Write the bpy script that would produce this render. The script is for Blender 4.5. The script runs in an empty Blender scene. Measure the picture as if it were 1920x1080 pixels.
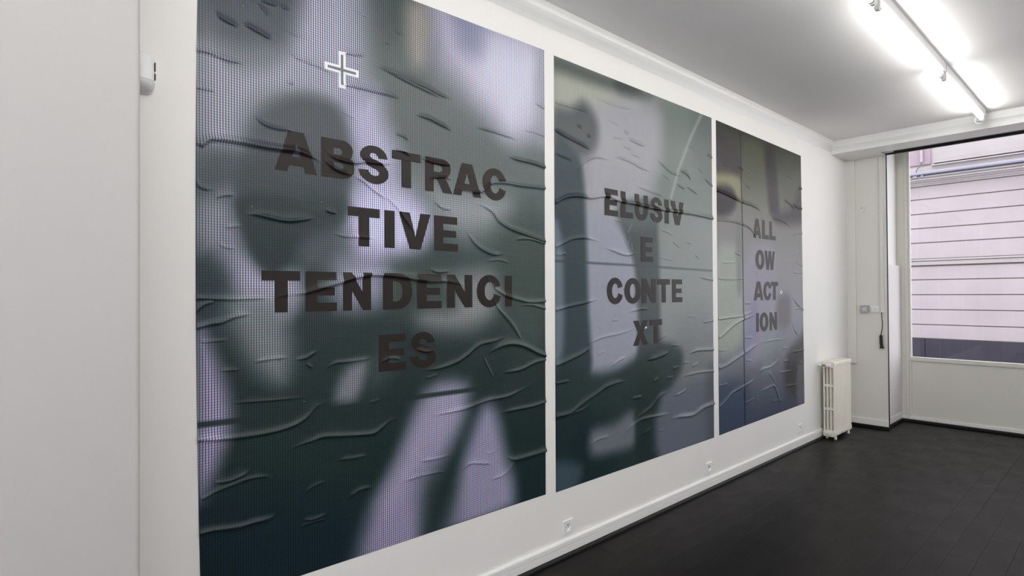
import bpy, bmesh, math, random
import numpy as np
from mathutils import Matrix, Vector

S = bpy.context.scene
C = S.collection
PI = math.pi

# ---------------------------------------------------------------- camera, sky, exposure
def make_camera():
    yaw, pitch, roll = 0.8329, 0.0096, -0.0060
    f = Vector((-math.sin(yaw)*math.cos(pitch), math.cos(yaw)*math.cos(pitch), math.sin(pitch)))
    r = Vector((math.cos(yaw), math.sin(yaw), 0.0))
    u = r.cross(f)
    c, s = math.cos(roll), math.sin(roll)
    r2, u2 = c*r + s*u, -s*r + c*u
    cd = bpy.data.cameras.new('camera')
    cd.sensor_fit = 'HORIZONTAL'; cd.sensor_width = 36.0
    cd.lens = 1072.0/1920.0*36.0
    cd.clip_start = 0.05; cd.clip_end = 200
    o = bpy.data.objects.new('camera', cd)
    m = Matrix.Identity(4)
    for i in range(3):
        m[i][0], m[i][1], m[i][2] = r2[i], u2[i], -f[i]
    m[0][3], m[1][3], m[2][3] = 2.2665, 0.0, 1.5245
    o.matrix_world = m
    C.objects.link(o); S.camera = o
make_camera()

SKY = 3.5                 # flat overcast sky over the street
TUBE = 37.0               # radiance of the fluorescent tubes
w = bpy.data.worlds.new('overcast'); S.world = w; w.use_nodes = True
bg = w.node_tree.nodes['Background']
bg.inputs['Color'].default_value = (0.97, 0.955, 1.0, 1); bg.inputs['Strength'].default_value = SKY

S.view_settings.view_transform = 'Standard'; S.view_settings.look = 'None'
S.view_settings.gamma = 1.0; S.view_settings.use_curve_mapping = False
S.view_settings.exposure = 0.0
S.cycles.max_bounces = 10; S.cycles.diffuse_bounces = 7
S.cycles.use_denoising = True
S.cycles.sample_clamp_indirect = 6.0

# ---------------------------------------------------------------- helpers
def lin(c):
    c = c/255.0
    return c/12.92 if c <= 0.04045 else ((c+0.055)/1.055)**2.4
def rgb(r, g, b): return (lin(r), lin(g), lin(b), 1.0)

def mat(name, col, rough=0.6, spec=0.5, metal=0.0, noise=0.0, nscale=30.0, bump=0.0, bscale=200.0, coat=0.0):
    m = bpy.data.materials.new(name); m.use_nodes = True
    nt = m.node_tree; b = nt.nodes['Principled BSDF']
    b.inputs['Base Color'].default_value = col
    b.inputs['Roughness'].default_value = rough
    b.inputs['Specular IOR Level'].default_value = spec
    b.inputs['Metallic'].default_value = metal
    b.inputs['Coat Weight'].default_value = coat
    if noise or bump:
        tc = nt.nodes.new('ShaderNodeTexCoord')
    if noise:
        n = nt.nodes.new('ShaderNodeTexNoise'); n.inputs['Scale'].default_value = nscale; n.inputs['Detail'].default_value = 5
        nt.links.new(tc.outputs['Object'], n.inputs['Vector'])
        r = nt.nodes.new('ShaderNodeMapRange')
        r.inputs[1].default_value = 0.3; r.inputs[2].default_value = 0.7
        r.inputs[3].default_value = 1-noise; r.inputs[4].default_value = 1+noise
        nt.links.new(n.outputs['Fac'], r.inputs[0])
        mx = nt.nodes.new('ShaderNodeVectorMath'); mx.operation = 'SCALE'
        mx.inputs[0].default_value = col[:3]
        nt.links.new(r.outputs[0], mx.inputs['Scale']); nt.links.new(mx.outputs[0], b.inputs['Base Color'])
    if bump:
        n2 = nt.nodes.new('ShaderNodeTexNoise'); n2.inputs['Scale'].default_value = bscale; n2.inputs['Detail'].default_value = 4
        nt.links.new(tc.outputs['Object'], n2.inputs['Vector'])
        bp = nt.nodes.new('ShaderNodeBump'); bp.inputs['Strength'].default_value = bump; bp.inputs['Distance'].default_value = 0.002
        nt.links.new(n2.outputs['Fac'], bp.inputs['Height']); nt.links.new(bp.outputs[0], b.inputs['Normal'])
    return m

def link_mesh(name, me, m=None, parent=None, smooth=False):
    o = bpy.data.objects.new(name, me); C.objects.link(o)
    if m is not None: me.materials.append(m)
    if smooth:
        for p in me.polygons: p.use_smooth = True
    if parent is not None: o.parent = parent
    return o
def obj(name, bm, m=None, parent=None, smooth=False, bevel=0.0, seg=2):
    if bevel:
        es = [e for e in bm.edges if len(e.link_faces) == 2 and e.calc_face_angle(0) > 0.6]
        bmesh.ops.bevel(bm, geom=es, offset=bevel, segments=seg, affect='EDGES', profile=0.5, clamp_overlap=True)
    bmesh.ops.recalc_face_normals(bm, faces=bm.faces[:])
    me = bpy.data.meshes.new(name); bm.to_mesh(me); bm.free()
    return link_mesh(name, me, m, parent, smooth)
def thing(name, label, cat, loc=(0, 0, 0), group=None):
    o = bpy.data.objects.new(name, None); C.objects.link(o); o.location = loc
    o.empty_display_size = 0.05
    return tag(o, label, cat, group)
def tag(o, label, cat, group=None):
    o['label'] = label; o['category'] = cat
    if group: o['group'] = group
    return o
def struct(o): o['kind'] = 'structure'; return o
def sbox(name, a, b, m, bevel=0.0, parent=None):
    o = obj(name, box(a, b), m, parent, bevel=bevel)
    return o if parent is not None else struct(o)

def box(a, b, bm=None):
    bm = bm or bmesh.new()
    r = bmesh.ops.create_cube(bm, size=1.0)
    for v in r['verts']:
        v.co = Vector([(a[i]+b[i])/2 + v.co[i]*(b[i]-a[i]) for i in range(3)])
    return bm
def prism(profile, axis, t0, t1, bm=None):
    """Closed 2D profile swept along an axis: axis 0 -> (u,v)=(y,z); 1 -> (x,z); 2 -> (x,y)."""
    bm = bm or bmesh.new()
    def at(u, v, t): return {0: (t, u, v), 1: (u, t, v), 2: (u, v, t)}[axis]
    A = [bm.verts.new(at(u, v, t0)) for u, v in profile]
    B = [bm.verts.new(at(u, v, t1)) for u, v in profile]
    n = len(profile)
    for i in range(n):
        bm.faces.new((A[i], A[(i+1) % n], B[(i+1) % n], B[i]))
    bm.faces.new(A); bm.faces.new(B[::-1])
    return bm
def rings(bm, centers, radii, axis_u, axis_v, seg=20, cap=True):
    """Lathe-like skin through circles with their own centres and radii."""
    prev = None; first = None
    for c, r in zip(centers, radii):
        ring = []
        for k in range(seg):
            a = 2*PI*k/seg
            ring.append(bm.verts.new(Vector(c) + r*(math.cos(a)*Vector(axis_u) + math.sin(a)*Vector(axis_v))))
        if prev:
            for k in range(seg):
                bm.faces.new((prev[k], prev[(k+1) % seg], ring[(k+1) % seg], ring[k]))
        else: first = ring
        prev = ring
    if cap:
        bm.faces.new(first[::-1]); bm.faces.new(prev)
    return bm
def tube(pts, r, bm=None, seg=10, closed=False):
    bm = bm or bmesh.new()
    P = [Vector(p) for p in pts]; n = len(P); prev = None; first = None
    up = None
    for i, p in enumerate(P):
        if closed: t = (P[(i+1) % n]-P[i-1]).normalized()
        else: t = (P[min(i+1, n-1)]-P[max(i-1, 0)]).normalized()
        if up is None:
            up = Vector((0, 0, 1)) if abs(t.z) < 0.9 else Vector((1, 0, 0))
        a = t.cross(up).normalized(); b = a.cross(t).normalized(); up = b
        ring = [bm.verts.new(p + r*(math.cos(2*PI*k/seg)*a + math.sin(2*PI*k/seg)*b)) for k in range(seg)]
        if prev:
            for k in range(seg): bm.faces.new((prev[k], prev[(k+1) % seg], ring[(k+1) % seg], ring[k]))
        else: first = ring
        prev = ring
    if closed:
        for k in range(seg): bm.faces.new((prev[k], prev[(k+1) % seg], first[(k+1) % seg], first[k]))
    else:
        bm.faces.new(first[::-1]); bm.faces.new(prev)
    return bm

# ---------------------------------------------------------------- materials
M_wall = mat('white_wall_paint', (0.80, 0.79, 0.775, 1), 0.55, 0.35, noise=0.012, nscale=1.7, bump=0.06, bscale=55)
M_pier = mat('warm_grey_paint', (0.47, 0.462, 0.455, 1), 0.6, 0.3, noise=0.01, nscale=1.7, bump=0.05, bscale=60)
M_board = mat('pinkish_white_board', (0.68, 0.645, 0.66, 1), 0.5, 0.4, noise=0.01, nscale=3)
M_ceil = mat('white_ceiling_paint', (0.90, 0.885, 0.88, 1), 0.8, 0.3, noise=0.01, nscale=2.0)
M_trim = mat('white_gloss_trim', (0.80, 0.795, 0.785, 1), 0.32, 0.5)
M_end = mat('offwhite_panel_paint', (0.70, 0.69, 0.655, 1), 0.45, 0.45, noise=0.012, nscale=3)
M_frame = mat('offwhite_frame_paint', (0.66, 0.65, 0.60, 1), 0.4, 0.5)
M_plastic = mat('white_plastic', (0.80, 0.80, 0.80, 1), 0.28, 0.5)
M_plastic_grey = mat('grey_plastic', (0.36, 0.36, 0.37, 1), 0.35, 0.5)
M_black = mat('black_paint', (0.009, 0.0085, 0.0085, 1), 0.5, 0.2)
M_dark = mat('dark_metal', (0.012, 0.012, 0.013, 1), 0.4, 0.5)
M_rubber = mat('black_rubber', (0.008, 0.008, 0.008, 1), 0.45, 0.4)
M_rad = mat('cream_radiator_enamel', (0.80, 0.77, 0.70, 1), 0.35, 0.5, noise=0.02, nscale=40)
M_steel = mat('worn_steel', (0.35, 0.31, 0.27, 1), 0.35, 0.5, metal=0.9)
M_hole = mat('socket_dark', (0.06, 0.06, 0.06, 1), 0.5)
M_red = mat('dark_red_lens', (0.09, 0.02, 0.025, 1), 0.2, 0.5)
M_facade = mat('pale_pink_render', (0.345, 0.305, 0.322, 1), 0.9, 0.2, noise=0.05, nscale=1.2, bump=0.3, bscale=20)
M_facade2 = mat('pale_stone', (0.335, 0.308, 0.315, 1), 0.9, 0.2, noise=0.06, nscale=2.0, bump=0.3, bscale=20)
M_mauve = mat('mauve_render', (0.285, 0.225, 0.265, 1), 0.9, 0.2, noise=0.06, nscale=3.0)
M_plinth = mat('blue_grey_plinth', (0.033, 0.029, 0.044, 1), 0.8, 0.3, noise=0.08, nscale=4)
M_joint = mat('dark_joint_mortar', (0.16, 0.13, 0.13, 1), 0.9)  # darker mortar showing between the courses
M_zinc = mat('zinc_gutter', (0.22, 0.225, 0.30, 1), 0.45, 0.5)
M_zincd = mat('dark_zinc', (0.10, 0.095, 0.10, 1), 0.5, 0.5)
M_street = mat('pale_paving', (0.26, 0.25, 0.25, 1), 0.9, noise=0.1, nscale=6)

def floor_material():
    m = mat('black_stained_oak', (0.0105, 0.0098, 0.0098, 1), 0.42, 0.07)
    nt = m.node_tree; b = nt.nodes['Principled BSDF']
    tc = nt.nodes.new('ShaderNodeTexCoord'); oi = nt.nodes.new('ShaderNodeObjectInfo')
    mp = nt.nodes.new('ShaderNodeMapping'); mp.inputs['Scale'].default_value = (38, 2.2, 10)
    ad = nt.nodes.new('ShaderNodeVectorMath'); ad.operation = 'ADD'
    nt.links.new(tc.outputs['Object'], mp.inputs['Vector']); nt.links.new(mp.outputs[0], ad.inputs[0]); nt.links.new(oi.outputs['Random'], ad.inputs[1])
    n = nt.nodes.new('ShaderNodeTexNoise'); n.inputs['Scale'].default_value = 2.0; n.inputs['Detail'].default_value = 6
    nt.links.new(ad.outputs[0], n.inputs['Vector'])
    r = nt.nodes.new('ShaderNodeMapRange'); r.inputs[1].default_value = .3; r.inputs[2].default_value = .7; r.inputs[3].default_value = .8; r.inputs[4].default_value = 1.25
    nt.links.new(n.outputs['Fac'], r.inputs[0])
    r2 = nt.nodes.new('ShaderNodeMapRange'); r2.inputs[3].default_value = .85; r2.inputs[4].default_value = 1.15
    nt.links.new(oi.outputs['Random'], r2.inputs[0])
    mu = nt.nodes.new('ShaderNodeMath'); mu.operation = 'MULTIPLY'; nt.links.new(r.outputs[0], mu.inputs[0]); nt.links.new(r2.outputs[0], mu.inputs[1])
    sc = nt.nodes.new('ShaderNodeVectorMath'); sc.operation = 'SCALE'; sc.inputs[0].default_value = (0.0060, 0.0051, 0.0050)
    nt.links.new(mu.outputs[0], sc.inputs['Scale']); nt.links.new(sc.outputs[0], b.inputs['Base Color'])
    r3 = nt.nodes.new('ShaderNodeMapRange'); r3.inputs[1].default_value = .3; r3.inputs[2].default_value = .7; r3.inputs[3].default_value = .30; r3.inputs[4].default_value = .42
    n3 = nt.nodes.new('ShaderNodeTexNoise'); n3.inputs['Scale'].default_value = 3.0; n3.inputs['Detail'].default_value = 4
    nt.links.new(tc.outputs['Object'], n3.inputs['Vector']); nt.links.new(n3.outputs['Fac'], r3.inputs[0]); nt.links.new(r3.outputs[0], b.inputs['Roughness'])
    bp = nt.nodes.new('ShaderNodeBump'); bp.inputs['Strength'].default_value = 0.12; bp.inputs['Distance'].default_value = 0.001
    nt.links.new(n.outputs['Fac'], bp.inputs['Height']); nt.links.new(bp.outputs[0], b.inputs['Normal'])
    return m
M_floor = floor_material()
M_glass = bpy.data.materials.new('window_glass'); M_glass.use_nodes = True
def glass_nodes():
    nt = M_glass.node_tree; nt.nodes.clear()
    out = nt.nodes.new('ShaderNodeOutputMaterial'); mix = nt.nodes.new('ShaderNodeMixShader')
    tr = nt.nodes.new('ShaderNodeBsdfTransparent'); tr.inputs[0].default_value = (0.97, 0.98, 0.98, 1)
    gl = nt.nodes.new('ShaderNodeBsdfGlossy'); gl.inputs['Roughness'].default_value = 0.0
    fr = nt.nodes.new('ShaderNodeFresnel'); fr.inputs[0].default_value = 1.5
    ge = nt.nodes.new('ShaderNodeNewGeometry'); sb = nt.nodes.new('ShaderNodeMath'); sb.operation = 'SUBTRACT'; sb.inputs[0].default_value = 1.0
    ml = nt.nodes.new('ShaderNodeMath'); ml.operation = 'MULTIPLY'      # reflection on the entering face only (no false total reflection inside)
    nt.links.new(ge.outputs['Backfacing'], sb.inputs[1]); nt.links.new(fr.outputs[0], ml.inputs[0]); nt.links.new(sb.outputs[0], ml.inputs[1])
    nt.links.new(ml.outputs[0], mix.inputs[0]); nt.links.new(tr.outputs[0], mix.inputs[1]); nt.links.new(gl.outputs[0], mix.inputs[2])
    nt.links.new(mix.outputs[0], out.inputs[0])
glass_nodes()
M_tube = bpy.data.materials.new('lit_fluorescent_tube'); M_tube.use_nodes = True
_b = M_tube.node_tree.nodes['Principled BSDF']
_b.inputs['Base Color'].default_value = (.8, .8, .8, 1)
_b.inputs['Emission Color'].default_value = (1.0, 0.985, 0.955, 1); _b.inputs['Emission Strength'].default_value = TUBE

# ---------------------------------------------------------------- room shell
XR, YB, CZ = 4.6, -2.6, 3.16        # right wall, back wall, ceiling height
YE, YC = 7.28, 7.255                  # end panel, boxed pipe column
YW = 7.95                            # shop window plane
struct(obj('wall_left', box((-0.12, YB-.12, -.1), (0, YE+.03, CZ+.3)), M_wall))
struct(obj('wall_right', box((XR, YB-.12, -.1), (XR+.12, YW+.4, CZ+.3)), M_wall))
BX0, BX1, BZ0, BZ1 = 0.45, 4.2, 0.25, 3.0     # unseen window added behind the camera to bring in fill daylight
bm = box((-.12, YB-.12, -.1), (XR+.12, YB, BZ0)); box((-.12, YB-.12, BZ1), (XR+.12, YB, CZ+.3), bm)
box((-.12, YB-.12, BZ0), (BX0, YB, BZ1), bm); box((BX1, YB-.12, BZ0), (XR+.12, YB, BZ1), bm)
struct(obj('wall_back', bm, M_wall))
w2 = struct(bpy.data.objects.new('added_window', None)); C.objects.link(w2); w2.location = (0, YB-.06, 0)
for a, b2 in (((BX0, -.03, BZ0), (BX1, .03, BZ0+.05)), ((BX0, -.03, BZ1-.05), (BX1, .03, BZ1)), ((BX0, -.03, BZ0+.05), (BX0+.05, .03, BZ1-.05)), ((BX1-.05, -.03, BZ0+.05), (BX1, .03, BZ1-.05)), ((2.275, -.03, BZ0+.05), (2.325, .03, BZ1-.05))):
    obj('window_frame', box(a, b2), M_frame, w2)
for a, b2 in ((BX0+.05, 2.275), (2.325, BX1-.05)):
    obj('pane', box((a, -.003, BZ0+.05), (b2, .003, BZ1-.05)), M_glass, w2)
struct(obj('ceiling', box((-.12, YB-.12, CZ), (XR+.12, 7.10, CZ+.15)), M_ceil))
# shallow pier in front of the left wall: only its front and arris are seen
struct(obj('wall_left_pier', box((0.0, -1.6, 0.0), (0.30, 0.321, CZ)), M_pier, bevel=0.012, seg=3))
# floor: sub-floor slab and black planks laid along the room
fl = struct(obj('floor', box((-.12, YB-.12, -.12), (XR+.12, YW+.12, -.004)), M_black))
random.seed(5)
PW = 0.1311
plank_mesh = {}
def plank(x0, y0, ln, wd=PW):
    key = (ln, round(wd, 4))
    if key not in plank_mesh:
        bm = box((0.0003, 0.0003, -.012), (wd-.0003, ln-.0003, 0.0))
        es = [e for e in bm.edges if all(v.co.z > -.001 for v in e.verts)]
        bmesh.ops.bevel(bm, geom=es, offset=0.0006, segments=1, affect='EDGES')
        me = bpy.data.meshes.new('plank'); bm.to_mesh(me); bm.free(); me.materials.append(M_floor)
        plank_mesh[key] = me
    o = bpy.data.objects.new('plank', plank_mesh[key]); C.objects.link(o); o.parent = fl
    o.location = (x0, y0, 0.0)
nrow = 0
x = 0.45-4*PW
while x < 4.3:
    y = -0.6-random.choice((0, .3, .6, .9))
    wd = PW
    x0 = x
    if x0 < 0.0: wd = PW+x0; x0 = 0.0
    while y < YW-.02:
        ln = random.choice((1.4, 1.8, 2.2, 2.2))
        if y+ln > YW-.02-.25: ln = round(YW-.01-y, 3)
        if y+ln > 0.2: plank(x0, y, ln, wd)
        y += ln
    x += PW

# left cornice: fascia step with a cove below
cor = [(0, CZ), (0.045, CZ), (0.040, 3.132), (0.036, 3.118), (0.037, 3.114), (0.034, 3.110), (0.026, 3.099), (0.018, 3.086), (0.011, 3.072), (0.005, 3.058), (0, 3.046)]
struct(obj('trim_1', prism(cor, 1, 0.321, 6.95), M_trim))
# bulkhead beam in front of the shop window
beam = [(6.772, CZ), (6.777, 3.100), (6.777, 3.096), (6.781, 3.088), (6.785, 3.074), (6.787, 3.060), (6.788, 3.022), (7.10, 3.022), (7.10, CZ)]
struct(obj('trim_2', prism(beam, 0, 0.0, XR), M_trim))
# soffit left of the shutter slot
sbox('trim_3', (0.0, 7.10, 3.022), (0.392, YE+.03, CZ+.12), M_trim)
# shutter slot: dark box above, guide rail and bracket inside
sl = thing('shutter_slot', 'long dark slot for the roller grille in the white soffit over the shop window', 'shutter', (0.395, 7.19, 3.02))
obj('housing', box((0.0, -.09, .20), (XR-.395, .10, .22)), M_dark, sl)
obj('rail', box((0.0, -.088, .0), (XR-.395, -.070, .03)), M_dark, sl)
obj('rail', box((0.0, .060, -.002), (XR-.395, .085, .035)), M_dark, sl)
obj('shutter_roll', rings(bmesh.new(), [(0.02, 0.0, .11), (XR-.42, 0.0, .11)], [.062, .062], (0, 1, 0), (0, 0, 1), 24), M_dark, sl, smooth=False)
obj('bracket', box((0.015, -.066, .002), (0.10, -.02, .012)), M_plastic, sl, bevel=.002)

# boxed pipe column in the corner and the end panel
sbox('wall_end_column', (0.0, YC, 0.706), (0.089, YE, 3.022), M_end, bevel=.003)
sbox('wall_end', (0.0, YE, 0.0), (0.392, YE+.03, 3.022), M_end)
# dark guide rail on the panel edge
gr = thing('guide_rail', 'thin dark vertical guide rail at the edge of the end panel beside the window', 'rail', (0.396, YE, 0.0))
obj('channel', prism([(-.004, -.003), (.0045, -.003), (.0045, .008), (-.004, .008)], 2, .035, 3.02), M_dark, gr)
# reveal and standing board
sbox('wall_reveal', (-0.12, YE+.03, 0.0), (0.322, YW+.1, 3.35), M_wall)
rb = sbox('trim_4', (0.322, YE+.03, 0.115), (0.357, YW-.002, 1.826), M_board, bevel=.004)
sbox('baseboard_reveal', (0.322, YE+.03, 0.032), (0.362, YW-.002, 0.112), M_trim, bevel=.003)
sbox('wall_reveal_top', (0.322, 7.285, 3.235), (XR, YW+.1, 3.4), M_wall)

# baseboards
bb = [(0, .014), (.013, .014), (.014, .058), (.012, .061), (0, .061)]
struct(obj('baseboard_left', prism(bb, 1, 0.325, 6.43), M_trim))
tr = [(0, .0645), (.016, .0645), (.0175, .066), (.0175, .088), (.015, .0935), (.009, .0965), (0, .097)]
struct(obj('trim_5', prism(tr, 1, 0.325, 6.43), M_trim))
qr = [(0, 0), (.030, 0), (.030, .004), (.028, .011), (.023, .017), (.016, .0205), (0, .0205)]
struct(obj('trim_6', prism(qr, 1, 0.325, 6.43), M_black))
sbox('baseboard_end', (0.0, YE-.016, 0.034), (0.392, YE, 0.101), M_trim, bevel=.003)
sbox('trim_7', (0.0, YE-.022, 0.0), (0.398, YE+.03, 0.032), M_black, bevel=.004)
sbox('trim_8', (0.322, YE+.03, 0.0), (0.372, YW, 0.030), M_black, bevel=.004)
sbox('trim_9', (0.322, YW-.03, 0.0), (XR, YW+.05, 0.028), M_black, bevel=.004)

# ---------------------------------------------------------------- shop window
win = struct(bpy.data.objects.new('window_1', None)); C.objects.link(win); win.location = (0, YW, 0)
FX0, G0, G1, TOPZ = 0.322, 0.4535, 1.62, 3.25
def wpart(name, a, b, m, bevel=.003): return obj(name, box(a, b), m, win, bevel=bevel)
wpart('side_panel', (FX0, 0.0, .03), (0.402, .03, TOPZ), M_frame)
wpart('side_rail', (FX0, -.006, .722), (0.402, .0, .745), M_frame, .002)
wpart('jamb', (0.402, -.012, .03), (0.432, .05, TOPZ), M_frame)
wpart('stile', (0.432, 0.0, .03), (G0, .05, TOPZ), M_frame)
wpart('sill_rail', (G0-.03, -.004, .712), (G1, .05, .757), M_frame)
wpart('kick_panel', (G0, .012, .06), (G1, .04, .712), M_frame, .002)
wpart('bottom_rail', (FX0, -.004, .03), (G1, .05, .066), M_trim, .002)
wpart('mullion', (G1, -.012, .03), (G1+.09, .05, TOPZ), M_frame)
obj('pane', box((G0, .022, .757), (G1, .026, TOPZ)), M_glass, win)
wpart('sill_rail', (G1+.09, -.004, .712), (3.3, .05, .757), M_frame)
wpart('kick_panel', (G1+.09, .012, .03), (3.3, .04, .712), M_frame, .002)
wpart('mullion', (3.3, -.012, .03), (3.39, .05, TOPZ), M_frame)
obj('pane', box((G1+.09, .022, .757), (3.3, .026, TOPZ)), M_glass, win)
sbox('wall_front', (3.39, YW-.02, 0.0), (XR, YW+.12, TOPZ+.1), M_wall)
for zz in (1.345, 1.315):
    obj('screw', rings(bmesh.new(), [(0.415, -.0115, zz), (0.415, -.0135, zz)], [.003, .003], (1, 0, 0), (0, 0, 1), 8), M_steel, win)
RIDGES_1 = [[3,600,2563,619,2544,651,2534,684,2528],[2,612,2539,651,2537,684,2526],[3,692,2547,732,2537,774,2525,809,2515],[3,753,2657,788,2655,831,2657],[2,831,2657,876,2657],[3,542,2401,575,2403,606,2398,645,2393,704,2396],[2,846,2490,891,2476,921,2469,1000,2459,1074,2439],[1,846,2565,906,2560,984,2568],[2,1135,2747,1188,2740,1234,2728],[2,1337,2715,1407,2710],[2,1294,2651,1332,2652],[3,1083,2545,1143,2554,1206,2563],[4,1237,2534,1317,2525,1406,2513,1509,2499,1595,2483,1685,2480],[3,1279,2528,1396,2506,1498,2487,1628,2467],[4,1066,2409,1152,2417,1242,2418,1317,2419,1390,2414],[2,860,2367,890,2363],[4,1451,2361,1529,2355,1605,2338,1679,2320],[3,1803,2367,1890,2369,1994,2363,2124,2356],[2,2139,2416,2218,2420,2308,2413],[3,2234,2587,2309,2571],[4,2027,2258,2116,2247,2217,2246,2318,2235],[3,731,2219,759,2189,802,2175,860,2175,890,2179],[5,556,2064,574,2084,599,2093,684,2096,773,2093,845,2094,905,2096,975,2081,1015,2063],[4,1007,2133,1048,2100,1098,2088,1150,2087,1204,2100,1277,2102,1354,2118],[4,1007,2086,1065,2047,1141,2033],[3,1133,2036,1186,2015,1240,1980,1324,1939],[3,1335,2179,1384,2178,1434,2160],[4,1475,2167,1550,2151,1649,2152,1663,2168],[3,1528,2072,1615,2088,1671,2081],[4,1683,2041,1813,2037,1863,2053,1914,2093,1992,2108,2129,2109,2317,2116],[3,537,1932,549,1913,574,1906],[3,599,1871,618,1887,670,1898],[3,1345,2254,1384,2248,1424,2233],[1,1082,2297,1169,2278],[2,541,2268,606,2269],[2,746,2640,774,2620,788,2599],[4,697,1827,745,1830,801,1821,859,1815,920,1824,982,1840],[3,1015,1878,1039,1866,1072,1866],[3,1047,1783,1097,1770,1167,1770,1257,1769],[3,1277,1979,1324,1942,1363,1911,1393,1871,1422,1839,1453,1797],[3,1549,1974,1603,1939,1671,1936],[4,1789,1985,1862,1973,1926,1945,1964,1904,2044,1870,2170,1843,2314,1815],[3,2071,1811,2184,1823,2314,1804],[4,1740,1853,1775,1808,1824,1763,1898,1733,1963,1727,2009,1744],[2,1873,1688,1963,1699,2056,1684],[3,1525,1645,1579,1628,1657,1635],[3,537,1513,650,1508,737,1510,815,1510],[5,786,1509,866,1524,934,1531,1014,1554,1080,1574,1166,1599,1238,1609,1332,1606,1431,1595,1536,1583,1634,1584,1726,1570,1786,1552],[4,1872,1620,1923,1562,2001,1517,2096,1491,2195,1474,2311,1478],[3,2124,1460,2210,1458,2311,1435],[4,1922,1503,1961,1443,2040,1371,2094,1308,2143,1254],[3,537,1465,561,1489,605,1502],[4,540,1408,586,1420,624,1425,670,1444,737,1453],[2,561,1356,650,1358],[3,723,1268,800,1276,873,1277],[3,888,1265,934,1269,965,1285,985,1296],[2,934,1246,965,1224],[3,1013,1208,1054,1236,1121,1238,1237,1244],[4,1470,1168,1577,1167,1689,1189,1759,1221,1832,1264,1934,1277,2040,1300],[5,1882,1212,1986,1249,2066,1253,2150,1233,2237,1195,2308,1169],[4,1984,1105,2121,1112,2221,1139,2308,1148],[2,1501,1126,1587,1139],[2,611,1247,689,1246],[3,1450,1271,1502,1254,1555,1255],[3,1264,1217,1321,1238,1379,1224],[2,1845,1224,1882,1154,1932,1076],[2,628,1772,697,1784],[2,605,1715,637,1699,677,1699],[2,637,1126,785,1117,949,1111],[4,543,1008,649,996,750,993,835,997,902,1012,949,1039,980,1069,1037,1081],[4,850,909,902,922,964,933,1012,940,1112,927,1226,916,1273,933,1320,959,1378,963],[3,1069,832,1137,827,1208,825],[4,1500,945,1619,949,1746,955,1880,975,2010,978,2120,1000,2213,1025],[4,1957,896,2091,901,2205,901,2312,913],[5,2008,674,2048,641,2117,633,2309,637],[3,1367,662,1447,678,1574,673,1629,656],[3,1697,642,1768,674,1878,653,1929,641],[3,1890,561,1994,573,2048,606,2089,623],[2,1866,711,1904,699,1936,713],[3,586,844,649,840,702,853,729,872],[3,561,796,604,812,662,823,716,832,778,827,806,805],[4,552,674,598,674,675,663,743,665,799,665,827,697],[2,925,721,963,746,1019,757],[3,917,625,963,613,1027,623],[2,909,579,932,602,1027,600],[3,1111,657,1163,684,1235,684],[3,1468,744,1574,740,1652,743],[2,1209,1050,1273,1058]]
BASE_1 = [[2825,75,83,88],[2470,86,93,97],[2116,71,83,85],[1881,60,76,76],[1693,43,58,58],[1505,39,53,53],[1295,31,46,46],[1062,28,43,43],[713,23,40,40],[388,21,38,42]]
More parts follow.
